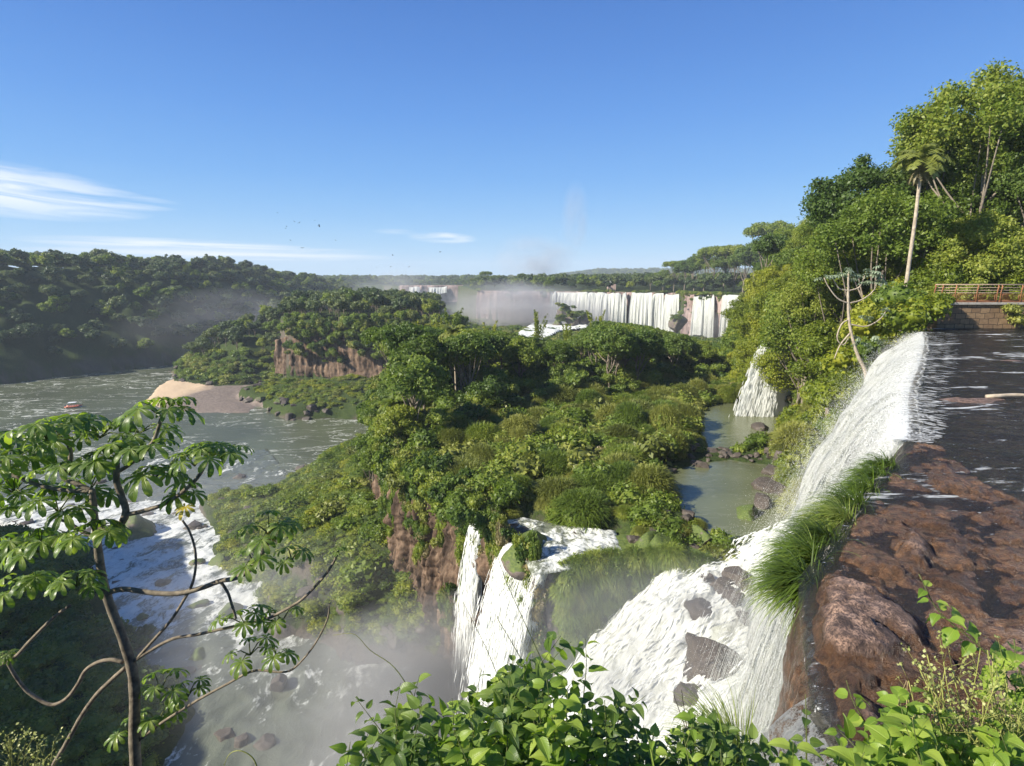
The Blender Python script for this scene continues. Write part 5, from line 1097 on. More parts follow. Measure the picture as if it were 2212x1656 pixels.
# ---------------------------------------------------------------- near bank under the viewpoint
xs = np.linspace(-9, 12, 260); ys = np.concatenate([np.linspace(-4, 0, 14)[:-1], np.linspace(0, 4.2, 90)]); X, Y = np.meshgrid(xs, ys)
Z = np.interp(Y+.35*fbm(X, Y, s=1.2, o=3, seed=2), [-4, 0, .8, 2.0, 2.35, 2.8, 4.2], [-1.62, -1.68, -1.8, -2.35, -2.9, -5, -24])+.06*fbm(X, Y, s=.3, o=3, seed=4)
Z = np.where(X > 1.2, np.where(Y > 1.9, np.minimum(Z, -2.7), Z), Z)
tag(link('near_bank', grid('near_bank', np.stack([X, Y, Z], -1), M['ground'])), 'earth bank right below the viewpoint', kind='structure')

# ---------------------------------------------------------------- leaf blades
def veined(name, c1, c2, c3, trans, rough=.34):
    m = Mat(name); uv = m.n('ShaderNodeUVMap', uv_map='leaf').outputs[0]; sx = m.n('ShaderNodeSeparateXYZ'); m.l(uv, sx.inputs[0])
    au = m.math('ABSOLUTE', m.math('SUBTRACT', sx.outputs[0], .5))
    ph = m.math('SUBTRACT', m.math('MULTIPLY', sx.outputs[1], 9.0), m.math('MULTIPLY', au, 5.0))
    side = m.math('ABSOLUTE', m.math('SUBTRACT', m.math('FRACT', ph), .5)); vein = m.ramp(side, [(.03, 1.0), (.11, 0.0)]); mid = m.ramp(au, [(.02, 1.0), (.05, 0.0)])
    vv = m.math('MAXIMUM', m.math('MULTIPLY', vein, .55), mid)
    geo = m.n('ShaderNodeNewGeometry'); f = m.math('ADD', m.math('MULTIPLY', m.noise(2.5, 3), .6), m.math('MULTIPLY', geo.outputs['Random Per Island'], .55))
    col = m.ramp(f, [(.25, c1), (.5, c2), (.8, c3)]); spots = m.ramp(m.noise(38, 3, .6), [(.68, 0.0), (.74, .5)])
    col = m.mix(spots, col, (.16, .11, .03)); colv = m.mix(m.math('MULTIPLY', vv, .45), col, c3)
    nr = m.bump(m.math('SUBTRACT', m.noise(30, 3), m.math('MULTIPLY', vv, .9)), .6, .004)
    d = m.bsdf(colv, rough, nr, spec=.5); t = m.n('ShaderNodeBsdfTranslucent'); m.l(m.mix(1, colv, (1.5, 1.6, .5), 'MULTIPLY'), t.inputs[0])
    x = m.n('ShaderNodeMixShader'); x.inputs[0].default_value = trans; m.l(d, x.inputs[1]); m.l(t.outputs[0], x.inputs[2]); return m.done(x.outputs[0])
M['vleaf'] = veined('broad_leaf', (.028, .065, .012), (.080, .140, .020), (.18, .25, .045), .42, .45)
M['vleaf_light'] = veined('light_leaf', (.10, .18, .02), (.18, .28, .03), (.30, .38, .06), .45, .45)
M['cleaf'] = veined('cecropia_leaf', (.050, .100, .016), (.105, .175, .026), (.21, .27, .055), .48, .36)
M['yellow'] = leaf_mat('yellow_leaf', (.30, .26, .03), (.45, .36, .05), (.5, .4, .1), trans=.4)
M['stem'] = bark('green_stem', (.05, .07, .02), (.14, .16, .05), 30)
M['straw'] = bark('straw_stem', (.26, .19, .10), (.45, .36, .20), 20)
class LB:                               # leaves with uv
    def __init__(s): s.V = []; s.F = []; s.U = []; s.n = 0
    def leaf(s, base, dirv, nrm, L, W, droop=.4, fold=.25, nl=6, tip=1.0, wave=0.0, shape=0):
        d = np.array(dirv, float); d /= np.linalg.norm(d); n = np.array(nrm, float); n = n-d*n.dot(d); n /= np.linalg.norm(n)+1e-9
        sd = np.cross(d, n); p = np.array(base, float); rows = []; uv = []
        for i in range(nl+1):
            t = i/nl
            w_ = W*.5*(math.sin(math.pi*min(1, t*.95+.05)**.62)*(1-.35*t*t)*1.12 if shape == 0 else (t**.8*1.0 if t < .72 else .77*math.cos((t-.72)/.28*1.45)**.5*1.0)+.06)
            if i == nl: w_ = W*.01 if shape == 0 else w_
            up_ = n*fold*w_; wv = n*wave*W*math.sin(i*2.1+base[0]*9)
            rows += [p-sd*w_+up_+wv, p-sd*w_*.5+up_*.4, p, p+sd*w_*.5+up_*.4, p+sd*w_+up_-wv]
            uv += [(.5-w_/W, t), (.5-w_/W*.5, t), (.5, t), (.5+w_/W*.5, t), (.5+w_/W, t)]
            a = droop/nl*(.5+t); d2 = d*math.cos(a)-n*math.sin(a); n = n*math.cos(a)+d*math.sin(a); d = d2; p = p+d*L/nl
        Fc = [(i*5+k, i*5+k+1, (i+1)*5+k+1, (i+1)*5+k) for i in range(nl) for k in range(4)]
        s.V += rows; s.U += uv; s.F.append(np.array(Fc)+s.n); s.n += len(rows)
    def mesh(s, name, mat):
        Fc = np.concatenate(s.F); me = mkmesh(name, np.array(s.V), Fc, mat, True); ul = me.uv_layers.new(name='leaf')
        ul.data.foreach_set('uv', np.array(s.U)[Fc.ravel()].astype(np.float32).ravel()); return me

# ---------------------------------------------------------------- cecropia
random.seed(31); rC = np.random.default_rng(31)
YC = 5.6
def C3(dx, dy, dY=0): return np.array(Q(dx, dy, YC+dY))
ct = empty('cecropia_tree', 'slender tree with hand shaped leaves and looping bare branches at the lower left', 'tree', tuple(C3(300, 1900)))
c0 = C3(300, 1900)
def cpath(l, r0, r1, name='branch', n=26, par=None, nn=10):
    P = spline([tuple(C3(*p)-c0) for p in l], n); mb = MB(); rr_ = [(r0+(r1-r0)*i/(n-1))*(1+random.uniform(-.02, .03)) for i in range(n)]
    mb.tube(P, rr_, nn, .05); o = link(name, mb.mesh(name, M['bark_cecropia']), par or ct); return o
trunk = cpath([(305, 1900), (298, 1750), (291, 1600), (291, 1500), (284, 1440), (262, 1370), (235, 1300), (218, 1230), (208, 1150), (203, 1105), (199, 1057)], .066, .03, 'trunk', 46, nn=14)
cpath([(204, 1135), (235, 1148), (258, 1136), (272, 1106), (262, 1070), (252, 1040), (252, 1000)], .042, .03)
cpath([(268, 1112), (300, 1106), (355, 1089), (395, 1062), (424, 1035), (440, 1010), (450, 990)], .024, .017)
cpath([(199, 1060), (165, 1045), (135, 1030), (150, 1000), (152, 975), (142, 945)], .026, .02)
cpath([(252, 1020), (270, 1010), (302, 986), (330, 955), (342, 925), (349, 900)], .022, .017)
cpath([(199, 1060), (150, 1060), (90, 1050), (30, 1028), (-30, 1010)], .022, .018)
cpath([(208, 1160), (180, 1150), (150, 1130), (120, 1120)], .022, .014)
cpath([(227, 1284), (250, 1275), (277, 1273), (330, 1281), (383, 1282), (430, 1272), (476, 1255), (505, 1250), (535, 1235), (560, 1205), (578, 1172), (582, 1150)], .030, .022, n=44)
cpath([(476, 1255), (492, 1280), (502, 1310), (510, 1336)], .017, .012)
cpath([(283, 1432), (300, 1418), (325, 1390), (366, 1344), (395, 1300), (415, 1262), (423, 1220), (420, 1180), (408, 1145), (394, 1124)], .018, .011, n=34)
cpath([(290, 1428), (320, 1408), (373, 1380), (420, 1372), (465, 1362), (520, 1350), (575, 1337), (620, 1315), (657, 1291), (700, 1245), (722, 1212), (730, 1190)], .018, .014, n=40)
cpath([(300, 1600), (340, 1568), (387, 1537), (440, 1505), (492, 1477), (548, 1449), (605, 1452), (633, 1445), (665, 1412), (690, 1375), (708, 1335), (712, 1304)], .017, .008, n=44)
cpath([(267, 1431), (240, 1425), (211, 1431), (185, 1448), (170, 1475), (148, 1505), (125, 1520), (105, 1521), (75, 1505), (53, 1487), (30, 1455), (14, 1425)], .022, .018, n=44)
cpath([(-40, 1460), (0, 1438), (35, 1417), (60, 1390), (88, 1361), (120, 1330), (151, 1308)], .022, .016)
cpath([(271, 1442), (245, 1465), (211, 1498), (180, 1540), (158, 1579), (135, 1620), (112, 1660), (80, 1740)], .024, .024)
def hand_leaf(lb, at, outd, size, r, tilt=.25):
    o = np.array([math.cos(outd), math.sin(outd), 0]); nrm = np.array([o[0]*tilt, o[1]*tilt, 1.0]); nrm /= np.linalg.norm(nrm)
    f_ = o-nrm*o.dot(nrm); f_ /= np.linalg.norm(f_); sd = np.cross(nrm, f_); n = 9
    for k in range(n):
        a = (k-(n-1)/2)*.62; L = size*(1.0-.42*abs(a/2.5)**1.2)*r.uniform(.9, 1.05)
        d = f_*math.cos(a)+sd*math.sin(a); lb.leaf(at, d+nrm*.22, nrm, L, L*.36, droop=r.uniform(1.0, 1.7), fold=.16, nl=6, wave=.05, shape=1)
def whorl(dx, dy, nleaf=6, size=.30, pet=.30, dY=0, seed=0, mat='cleaf', drop=0.0):
    r = np.random.default_rng(seed); c = C3(dx, dy, dY)-c0; lb = LB(); mb = MB()
    for i in range(nleaf):
        a = i*2.4+r.uniform(-.4, .4); el = r.uniform(0, .9)-drop; pl = pet*r.uniform(.7, 1.15)
        e_ = c+np.array([math.cos(a)*math.cos(el), math.sin(a)*math.cos(el), math.sin(el)*.8])*pl
        mb.tube([tuple(c-np.array([0, 0, .03])), tuple((c+e_)/2+np.array([0, 0, .03])), tuple(e_)], [.009, .006, .004], 5, cap=False)
        hand_leaf(lb, e_, a, size*.9*r.uniform(.7, 1.1), r, r.uniform(.1, .6))
    fl = np.concatenate(lb.F); ft = np.array(mb.f)+lb.n; Fc = np.concatenate([fl, ft]); V = np.concatenate([np.array(lb.V), np.array(mb.v)]); U = np.concatenate([np.array(lb.U), np.full((len(mb.v), 2), .5)])
    me = mkmesh('leaf_whorl', V, Fc, [M[mat], M['stem']], True, np.concatenate([np.zeros(len(fl)), np.ones(len(ft))]))
    ul = me.uv_layers.new(name='leaf'); ul.data.foreach_set('uv', U[Fc.ravel()].astype(np.float32).ravel()); link('leaf_whorl', me, ct)
WH = [(140, 935, 8, .30, .32, 0), (350, 895, 7, .29, .30, .1), (250, 985, 7, .28, .30, -.15), (452, 985, 7, .26, .28, .1), (75, 990, 7, .30, .3, .3), (30, 1060, 7, .30, .28, .15), (190, 1060, 7, .27, .30, .35),
      (125, 1100, 6, .28, .28, -.1), (330, 1030, 4, .33, .22, -.2), (205, 1150, 7, .29, .20, -.3), (90, 1190, 7, .30, .28, 0), (55, 1270, 7, .30, .25, .1), (165, 1262, 6, .27, .22, -.2), (400, 1070, 3, .28, .2, .2),
      (582, 1148, 6, .24, .27, 0), (630, 1205, 3, .25, .14, .1), (545, 1210, 3, .25, .16, -.1), (729, 1188, 6, .09, .06, 0), (530, 1345, 6, .25, .26, 0), (610, 1335, 3, .22, .2, .1), (540, 1410, 5, .24, .24, .2),
      (345, 1490, 5, .24, .24, .1), (405, 1500, 4, .20, .2, .2), (340, 1555, 6, .21, .22, .15), (600, 1415, 3, .22, .12, .1), (12, 1420, 6, .11, .09, 0), (-10, 960, 6, .3, .3, .2), (280, 1575, 3, .2, .18, .2)]
WH += [(100, 945, 6, .27, .3, -.3), (300, 930, 5, .26, .28, .3), (215, 940, 6, .26, .28, .2), (300, 990, 5, .27, .28, -.3), (20, 1010, 6, .28, .3, -.2), (150, 1020, 6, .27, .26, -.4), (40, 1180, 6, .28, .28, .4), (-20, 1110, 6, .28, .28, .1), (420, 1000, 4, .24, .24, -.2)]
for i, (dx, dy, nl, sz, pt, dY) in enumerate(WH): whorl(dx, dy, nl, sz, pt, dY, 400+i)
for dx, dy, dY in [(135, 925, -.05), (584, 1150, -.05)]:
    c = C3(dx, dy, dY)-c0; mb = MB()
    for k in range(9):
        a = k*.7; mb.tube([tuple(c+[0, 0, .05]), tuple(c+[math.cos(a)*.03, math.sin(a)*.03, -.02]), tuple(c+[math.cos(a)*.045, math.sin(a)*.045, -.11])], [.008, .009, .006], 5)
    link('flower_spikes', mb.mesh('flower_spikes', M['yellow']), ct)
for dx, dy in [(400, 1095)]:
    lb = LB(); hand_leaf(lb, C3(dx, dy, -.05)-c0, 4.7, .15, rC, .5); link('withered_leaf', lb.mesh('withered_leaf', M['yellow']), ct)

# ---------------------------------------------------------------- leafy shrubs along the bottom of the view
def leafy_plant(name, label, roots, seed, mat='vleaf', L=(.065, .10), gap=.055, rad=.0035, cat='plant', branch=.4, wid=.55):
    """roots: list of (base xyz, tip xyz) of the stems"""
    r = np.random.default_rng(seed); b0 = np.mean([q[0] for q in roots], 0); e = empty(name, label, cat, tuple(b0)); mb = MB(); lb = LB()
    def stem(a, b, rd, dep):
        a, b = np.array(a, float), np.array(b, float); ln = np.linalg.norm(b-a); mid = (a+b)/2+r.normal(size=3)*ln*.07+np.array([0, 0, ln*.04])
        P = spline([a, mid, b], 14); mb.tube([tuple(p) for p in P], [rd*(1-.6*i/13) for i in range(14)], 5)
        nn = max(3, int(ln/gap)); ph = r.uniform(0, 3)
        for k in range(nn):
            t = .12+.88*(k+.5)/nn; j = min(int(t*13), 12); p = P[j]+(P[min(j+1, 13)]-P[j])*(t*13-j); td = P[min(j+1, 13)]-P[max(j-1, 0)]; td /= np.linalg.norm(td)
            q = np.cross(td, [0.3, .5, 1.0]); q /= np.linalg.norm(q)+1e-6; q2 = np.cross(td, q); a_ = ph+k*1.57
            for sg in (-1, 1):
                o = (q*math.cos(a_)+q2*math.sin(a_))*sg; d = o+td*.45+np.array([0, 0, -.15]); sz = r.uniform(*L)*(1.0 if t < .8 else 1.25-.9*(t-.5))
                pe = p+o*.012; lb.leaf(pe, d, np.array([0, -.15, 1.0])+o*.2+r.normal(size=3)*.3, sz, sz*wid*r.uniform(.85, 1.1), droop=r.uniform(.4, 1.3), fold=r.uniform(.15, .5), nl=5, wave=.04)
            if dep and r.random() < branch*.25:
                d = (q*math.cos(a_+.8)+q2*math.sin(a_+.8))*.7+td*.7; stem(p, p+d*ln*r.uniform(.22, .4), rd*.7, dep-1)
    for a, b in roots: stem(np.array(a)-b0, np.array(b)-b0, rad, 1)
    link('stems', mb.mesh('stems', M['stem']), e); link('leaves', lb.mesh('leaves', M[mat]), e); return e
prof = [(720, 1650), (760, 1580), (800, 1560), (850, 1530), (900, 1500), (960, 1480), (1000, 1490), (1030, 1450), (1070, 1470), (1110, 1392), (1150, 1430), (1180, 1430), (1205, 1415), (1240, 1480), (1290, 1500), (1340, 1495), (1380, 1545), (1440, 1580), (1500, 1525), (1550, 1540), (1600, 1560), (1660, 1600)]
rB = np.random.default_rng(88); random.seed(5)
nm = ['leafy shrub at the far left of the bottom thicket', 'leafy shrub with drooping pointed leaves, left part of the bottom thicket', 'light green shrub left of the tallest shoots', 'shrub with a dark round leaf against the mist', 'shrub with the tallest shoot in front of the white chute', 'full shrub right of the tallest shoot',
      'shrub leaning right with broad sunlit leaves', 'shadowed shrub in the middle right of the thicket', 'dark leaved shrub against the white foam', 'low shrub under the dark leaved one', 'shrub at the right end of the bottom thicket', 'small plant beside the long bladed tussock']
for g_ in range(12):
    x0, x1 = 700+g_*78, 700+(g_+1)*78; roots = []
    for k in range(14):
        dx = rB.uniform(x0-15, x1+15); top = float(np.interp(dx, [p[0] for p in prof], [p[1] for p in prof])); dep = rB.uniform(1.75, 2.45)
        dy = top+14+(rB.random()**1.3)*(240 if k > 2 else 25); tip = np.array(Q(dx, dy, dep)); base = np.array(Q(dx+rB.uniform(-60, 60), 1900, dep-.1)); base[2] = min(base[2], tip[2]-.5)
        roots.append((base, tip))
    leafy_plant('leafy_shrub', nm[g_], roots, 500+g_, 'vleaf' if g_ % 3 else 'vleaf_light', L=(.055, .092) if g_ < 7 else (.045, .075))
# right bottom plants
def seg(l, dep): return [np.array(Q(a, b, dep+i*.02)) for i, (a, b) in enumerate(l)]
def vine(name, label, pts, seed, mat, L, gap, cat='plant', dep=2.2, rad=.005):
    P = spline(seg(pts, dep), 30); b0 = P[0]; e = empty(name, label, cat, tuple(b0)); mb = MB(); lb = LB(); r = np.random.default_rng(seed)
    mb.tube([tuple(p-b0) for p in P], [rad*(1-.6*i/29) for i in range(30)], 6); tot = sum(np.linalg.norm(P[i+1]-P[i]) for i in range(29)); n = int(tot/gap)
    for k in range(n):
        j = min(28, int(k/n*29)); td = P[j+1]-P[j]; td /= np.linalg.norm(td); q = np.cross(td, [0.2, .6, 1]); q /= np.linalg.norm(q); q2 = np.cross(td, q); a_ = k*1.57
        sz = r.uniform(*L)*(1.1-.6*k/n)
        for sg in (-1, 1):
            o = (q*math.cos(a_)+q2*math.sin(a_))*sg; lb.leaf(P[j]-b0+o*.015, o+td*.3+np.array([0, 0, -.2]), np.array([0, -.3, 1])+r.normal(size=3)*.3, sz, sz*.62, r.uniform(.5, 1.2), .3, 6, wave=.05)
    link('stem', mb.mesh('stem', M['stem']), e); link('leaves', lb.mesh('leaves', M[mat]), e)
vine('vine_shoot', 'long arching shoot with bright heart shaped leaves reaching over the brown ledge', [(2330, 1700), (2250, 1560), (2190, 1480), (2120, 1400), (2060, 1350), (2020, 1310), (1985, 1240)], 601, 'vleaf_light', (.09, .15), .075, dep=2.1)
vine('vine_shoot', 'leafy shoot hanging at the right edge above the pink rock', [(2290, 1620), (2240, 1540), (2200, 1440), (2190, 1380)], 602, 'vleaf_light', (.10, .15), .08, dep=2.0)
vine('leafy_plant', 'upright plant with long pale leaves in front of the clear spill', [(1915, 1760), (1900, 1640), (1880, 1580), (1845, 1520), (1828, 1470)], 603, 'vleaf_light', (.09, .14), .09, dep=2.25)
vine('leafy_plant', 'thin plant standing in the glittering spill', [(1745, 1760), (1742, 1640), (1742, 1560), (1740, 1500)], 604, 'vleaf', (.08, .12), .13, dep=2.3)
for i, (x0, x1, y0, lb_) in enumerate([(1700, 1830, 1600, 'low leafy plants at the foot of the brown ledge'), (1820, 1930, 1560, 'bright leafy plant in the lower right thicket'), (1930, 2040, 1470, 'tall heart leaved plant beside two dry stalks'), (2040, 2140, 1560, 'leafy plant amid the yellow weed'), (2130, 2260, 1500, 'leafy plant filling the lower right corner')]):
    roots = []
    for k in range(9):
        dx = rB.uniform(x0, x1); dep = rB.uniform(1.7, 2.2); tip = np.array(Q(dx, y0+rB.random()*150, dep)); base = np.array(Q(dx+rB.uniform(-50, 50), 1850, dep)); roots.append((base, tip))
    leafy_plant('leafy_plant', lb_, roots, 620+i, 'vleaf_light', L=(.06, .11), branch=.3, wid=.62)
# yellow flowering weed
def weed(label, cx, top, wid, n, seed, dep=1.95):
    r = np.random.default_rng(seed); mb = MB(); so = Soup(); b0 = np.array(Q(cx, 1850, dep)); P_ = []
    for k in range(n):
        tp = np.array(Q(cx+r.uniform(-wid, wid), top+r.random()**1.5*210, dep+r.uniform(-.15, .2))); ba = b0+r.normal(size=3)*np.array([.12, .08, .02])
        st = spline([tuple(ba-b0), tuple((ba+tp)/2-b0+r.normal(size=3)*.04), tuple(tp-b0)], 10); mb.tube([tuple(p) for p in st], [.0022]*10, 4)
        for q in range(9):
            j = r.integers(4, 10); d = r.normal(size=3); d[2] = abs(d[2])+.4; d /= np.linalg.norm(d); e_ = st[j]+d*r.uniform(.03, .11); mb.tube([tuple(st[j]), tuple(e_)], [.0012, .0008], 3)
            for z in range(5): P_.append(e_+r.normal(size=3)*.012)
    P_ = np.array(P_); N = rand_dirs(len(P_), r, .5); so.q(*leaf_quads(P_, N, .013, r, .8))
    e = empty('flowering_weed', label, 'weed', tuple(b0)); link('stalks', mb.mesh('stalks', M['weedstem']), e); link('flower_heads', so.mesh('flower_heads', M['yellowgreen']), e)
M['yellowgreen'] = leaf_mat('yellowgreen', (.25, .28, .08), (.38, .40, .14), (.50, .50, .25), trans=.3)
M['weedstem'] = bark('weed_stem', (.16, .18, .04), (.32, .32, .10), 20)
weed('feathery yellow green weed with tiny flower heads over the pinkish rock', 2080, 1400, 95, 34, 701)
weed('feathery weed spilling out of the lower right corner', 2190, 1480, 60, 26, 702)
weed('thin airy weed leaning over the brown ledge', 1990, 1470, 45, 8, 703, 2.1)
weed('pale weed in the shaded lower left corner', 60, 1590, 60, 22, 704, 2.6)
def stalk(label, l, dep, rad, mat='straw', name='grass_stalk', dd=.0):
    P = spline([np.array(Q(a, b, dep+dd*i)) for i, (a, b) in enumerate(l)], 24); b0 = P[0]; mb = MB(); mb.tube([tuple(p-b0) for p in P], [rad*(1-.75*i/23) for i in range(24)], 5)
    return tag(link(name, mb.mesh(name, M[mat]), None, tuple(b0)), label, 'stalk')
stalk('left of two dry straw stalks in the lower right', [(1918, 1680), (1925, 1600), (1940, 1520), (1958, 1470)], 2.2, .004)
stalk('right of two dry straw stalks in the lower right', [(1950, 1680), (1955, 1600), (1958, 1540), (1960, 1472)], 2.2, .005)
stalk('thin bare stem rising highest in front of the ribbon fall', [(1260, 1700), (1200, 1500), (1140, 1360), (1095, 1260), (1068, 1180)], 2.0, .0028, 'stem')
stalk('thin bare stem leaning left of the tallest stem', [(1180, 1700), (1100, 1520), (1050, 1400), (1000, 1300)], 2.1, .0028, 'stem')
stalk('bent grass stem forming a sharp peak over the foam', [(1190, 1560), (1140, 1450), (1078, 1342), (1076, 1342), (1050, 1400)], 2.0, .0022, 'stem')
stalk('twining shoot reaching left from the thicket', [(940, 1600), (890, 1500), (850, 1440), (800, 1405), (765, 1370), (720, 1372)], 2.1, .0028, 'weedstem')
stalk('curled yellow tendril at the bottom edge', [(560, 1680), (548, 1640), (520, 1622), (495, 1630), (480, 1665)], 2.3, .004, 'weedstem')
for i, (x_, y_) in enumerate([(1455, 1500), (1472, 1490), (1490, 1530)]):
    stalk(['dark dead stem left of three beside the jagged rock', 'middle dead stem of three beside the jagged rock', 'dark dead stem right of three beside the jagged rock'][i], [(1500+i*8, 1700), (1488, 1600), (x_, y_)], 2.3, .005, 'bark', 'dead_stem')
# grass blades in the thicket
rg = np.random.default_rng(9); so = LB(); b0 = np.array(Q(1300, 1850, 2.0))
for k in range(16):
    dx = rg.uniform(780, 1680); b = np.array(Q(dx, 1800, rg.uniform(1.7, 2.2)))-b0; so.leaf(b, np.array([rg.uniform(-.5, .5), rg.uniform(-.2, .3), 1.1]), np.array([0, -1, .3]), rg.uniform(.35, .6), .012, droop=rg.uniform(.4, 1.3), fold=.3, nl=9)
tag(link('grass_blades', so.mesh('grass_blades', M['vleaf_light']), None, tuple(b0)), 'loose grass blades growing through the bottom thicket', kind='stuff')
so = Soup()
# ---------------------------------------------------------------- footbridge railing and river wall
m = Mat('rusty_brown_paint'); n1 = m.noise(6, 5); M['rust'] = m.done(m.bsdf(m.ramp(n1, [(.3, (.17, .070, .032)), (.7, (.29, .13, .06))]), .6, spec=.3))
m = Mat('weathered_rail'); M['rail'] = m.done(m.bsdf(m.ramp(m.noise(8, 5), [(.3, (.22, .16, .11)), (.7, (.36, .28, .20))]), .6, spec=.3))
m = Mat('wall_stone'); br = m.n('ShaderNodeTexBrick'); mp = m.n('ShaderNodeMapping'); m.l(m.coord(), mp.inputs[0]); mp.inputs['Rotation'].default_value = (math.pi/2, 0, 0)
wv = m.n('ShaderNodeVectorMath', operation='MULTIPLY_ADD'); nz = m.n('ShaderNodeTexNoise'); nz.inputs['Scale'].default_value = 1.3; m.l(m.coord(), nz.inputs[0]); m.l(nz.outputs['Color'], wv.inputs[0]); wv.inputs[1].default_value = (.25, .25, .25); m.l(mp.outputs[0], wv.inputs[2])
m.l(wv.outputs[0], br.inputs[0]); br.inputs['Scale'].default_value = 1.0; br.inputs['Brick Width'].default_value = .62; br.inputs['Row Height'].default_value = .36; br.inputs['Mortar Size'].default_value = .02
br.inputs['Color1'].default_value = (.20, .13, .075, 1); br.inputs['Color2'].default_value = (.30, .20, .11, 1); br.inputs['Mortar'].default_value = (.05, .04, .03, 1)
col = m.mix(m.ramp(m.noise(5, 6, .7), [(.35, .55), (.65, 0.0)]), br.outputs[0], (.09, .06, .04)); M['stonewall'] = m.done(m.bsdf(col, .9, m.bump(m.math('ADD', br.outputs[1], m.math('MULTIPLY', m.noise(9, 6), -.6)), -.8, .05), spec=.2))
YW = 36.4; xw0, xw1 = xq(2035, YW), xq(2420, YW)
mb = MB(); mb.box(((xw0+xw1)/2, YW+.45, -2.6), (xw1-xw0, .9, 2.2)); e = empty('river_wall', 'brown stone block wall carrying the walkway beside the upper river', 'wall', ((xw0+xw1)/2, YW, -3.6))
o = link('masonry', mb.mesh('masonry', M['stonewall'], False), e, (-(xw0+xw1)/2, -YW, 3.6)); mb = MB(); mb.box(((xw0+xw1)/2, YW+.42, -1.42), (xw1-xw0+.1, 1.1, .14)); m = Mat('coping_concrete'); M['cop'] = m.done(m.bsdf(m.ramp(m.noise(4, 6), [(.3, (.22, .20, .17)), (.7, (.42, .39, .33))]), .9, m.bump(m.noise(20, 4), .4, .02)))
link('coping', mb.mesh('coping', M['cop'], False), e, (-(xw0+xw1)/2, -YW, 3.6))
fe = empty('railing', 'rusty brown footbridge railing with mesh panels above the stone wall', 'railing', (xw0, YW, -1.35))
z0, z1 = -1.32, -.22; xs_ = [xq(d, YW) for d in (2022, 2038, 2067, 2114, 2158, 2166, 2210, 2260, 2310)]
for x in xs_:
    mb = MB(); mb.tube([(x-xw0, .05, -.05), (x-xw0, .05, .75), (x-xw0-.01, -.02, 1.0), (x-xw0, .08, 1.12)], .04, 6); link('post', mb.mesh('post', M['rust']), fe)
for k, h_ in enumerate((1.12, .93, .76, .60)):
    mb = MB(); mb.tube([(xs_[0]-xw0, .06, h_), (xs_[-1]-xw0, .06, h_)], .028 if k else .045, 6); link('rail', mb.mesh('rail', M['rail']), fe)
for a, b in zip(xs_[1:-1], xs_[2:]):
    if b-a < .4: continue
    mb = MB(); a_, b_ = a-xw0+.12, b-xw0-.12
    for (p, q) in (((a_, .52), (b_, .52)), ((a_, .12), (b_, .12)), ((a_, .12), (a_, .52)), ((b_, .12), (b_, .52))): mb.tube([(p[0], .06, p[1]), (q[0], .06, q[1])], .022, 5)
    k = a_
    while k < b_: mb.tube([(k, .06, .12), (k, .06, .52)], .006, 3); k += .09
    for h_ in np.arange(.18, .5, .08): mb.tube([(a_, .06, h_), (b_, .06, h_)], .006, 3)
    link('mesh_panel', mb.mesh('mesh_panel', M['rust']), fe)
mb = MB(); mb.box(((xs_[0]+xs_[-1])/2-xw0, .75, -.02), (xs_[-1]-xs_[0], 1.3, .10)); mb.box(((xs_[0]+xs_[-1])/2-xw0, .1, .06), (xs_[-1]-xs_[0], .06, .16)); link('deck', mb.mesh('deck', M['rust'], False), fe)
# plants round the wall
for dx, Y_, z, s_, k_, lb in [(2000, 35.2, -2.2, 1.5, 'bright', 'bright green bush at the left end of the stone wall'), (1965, 35.0, -2.8, 1.6, 'bright', 'bright green bush at the head of the white fall'), (1925, 36.0, -2.6, 1.6, 'bright', 'leafy bush hanging over the start of the fall'), (2040, 35.7, -1.3, .7, 'bright', 'pale leafy bush in front of the railing'), (2195, 35.8, -1.9, .6, 'olive', 'straggly plant growing from the wall at the right edge'), (2215, 35.8, -2.6, .7, 'olive', 'creeper low on the wall at the right edge'), (1945, 37.5, -1.5, 1.8, 'fine', 'bush behind the head of the white fall'),
                    (1885, 38.5, -3.5, 1.8, 'bright', 'bush left of the candelabra tree foot'), (1900, 36.6, -4.8, 1.5, 'fine', 'bush on the rock under the head of the fall'), (1850, 40, -6, 1.8, 'bright', 'bush below the candelabra tree'), (1810, 42, -9, 1.8, 'bright', 'bush lower down the right bank'), (1800, 38.5, -12, 1.5, 'olive', 'olive bush near the spray'), (1775, 42, -14, 1.6, 'olive', 'olive grassy bush at the bank foot')]:
    tag(link('bush', CL[k_][0], None, (xq(dx, Y_), Y_, z), random.uniform(0, 6), (s_, s_, s_)), lb, 'bush')
# candelabra cecropia with pale limbs on the bank
rd = np.random.default_rng(12); c = np.array(Q(1875, 830, 34.5)); ce_ = empty('candelabra_tree', 'pale leafless limbed tree with candelabra branches leaning from the right bank', 'tree', tuple(c))
def kp(l): return [tuple(np.array(Q(a, b, 34.5))-c) for a, b in l]
mb = MB(); mb.tube(spline(kp([(1875, 835), (1868, 800), (1850, 760), (1835, 700), (1832, 640), (1833, 585)]), 20), [.13*(1-.6*i/19) for i in range(20)], 8, .08); link('trunk', mb.mesh('trunk', M['bark_pale']), ce_)
for l in ([(1833, 655), (1810, 645), (1790, 620), (1780, 600)], [(1833, 655), (1860, 648), (1885, 630), (1898, 605)], [(1833, 628), (1812, 622), (1798, 600)], [(1833, 628), (1856, 620), (1868, 595)], [(1834, 690), (1818, 700), (1808, 730), (1822, 745), (1838, 720)], [(1835, 700), (1870, 705), (1900, 690), (1915, 670)], [(1836, 720), (1815, 745), (1802, 775)]):
    mb = MB(); mb.tube(spline(kp(l), 12), [.05*(1-.5*i/11) for i in range(12)], 6); link('branch', mb.mesh('branch', M['bark_pale']), ce_)
lb = LB()
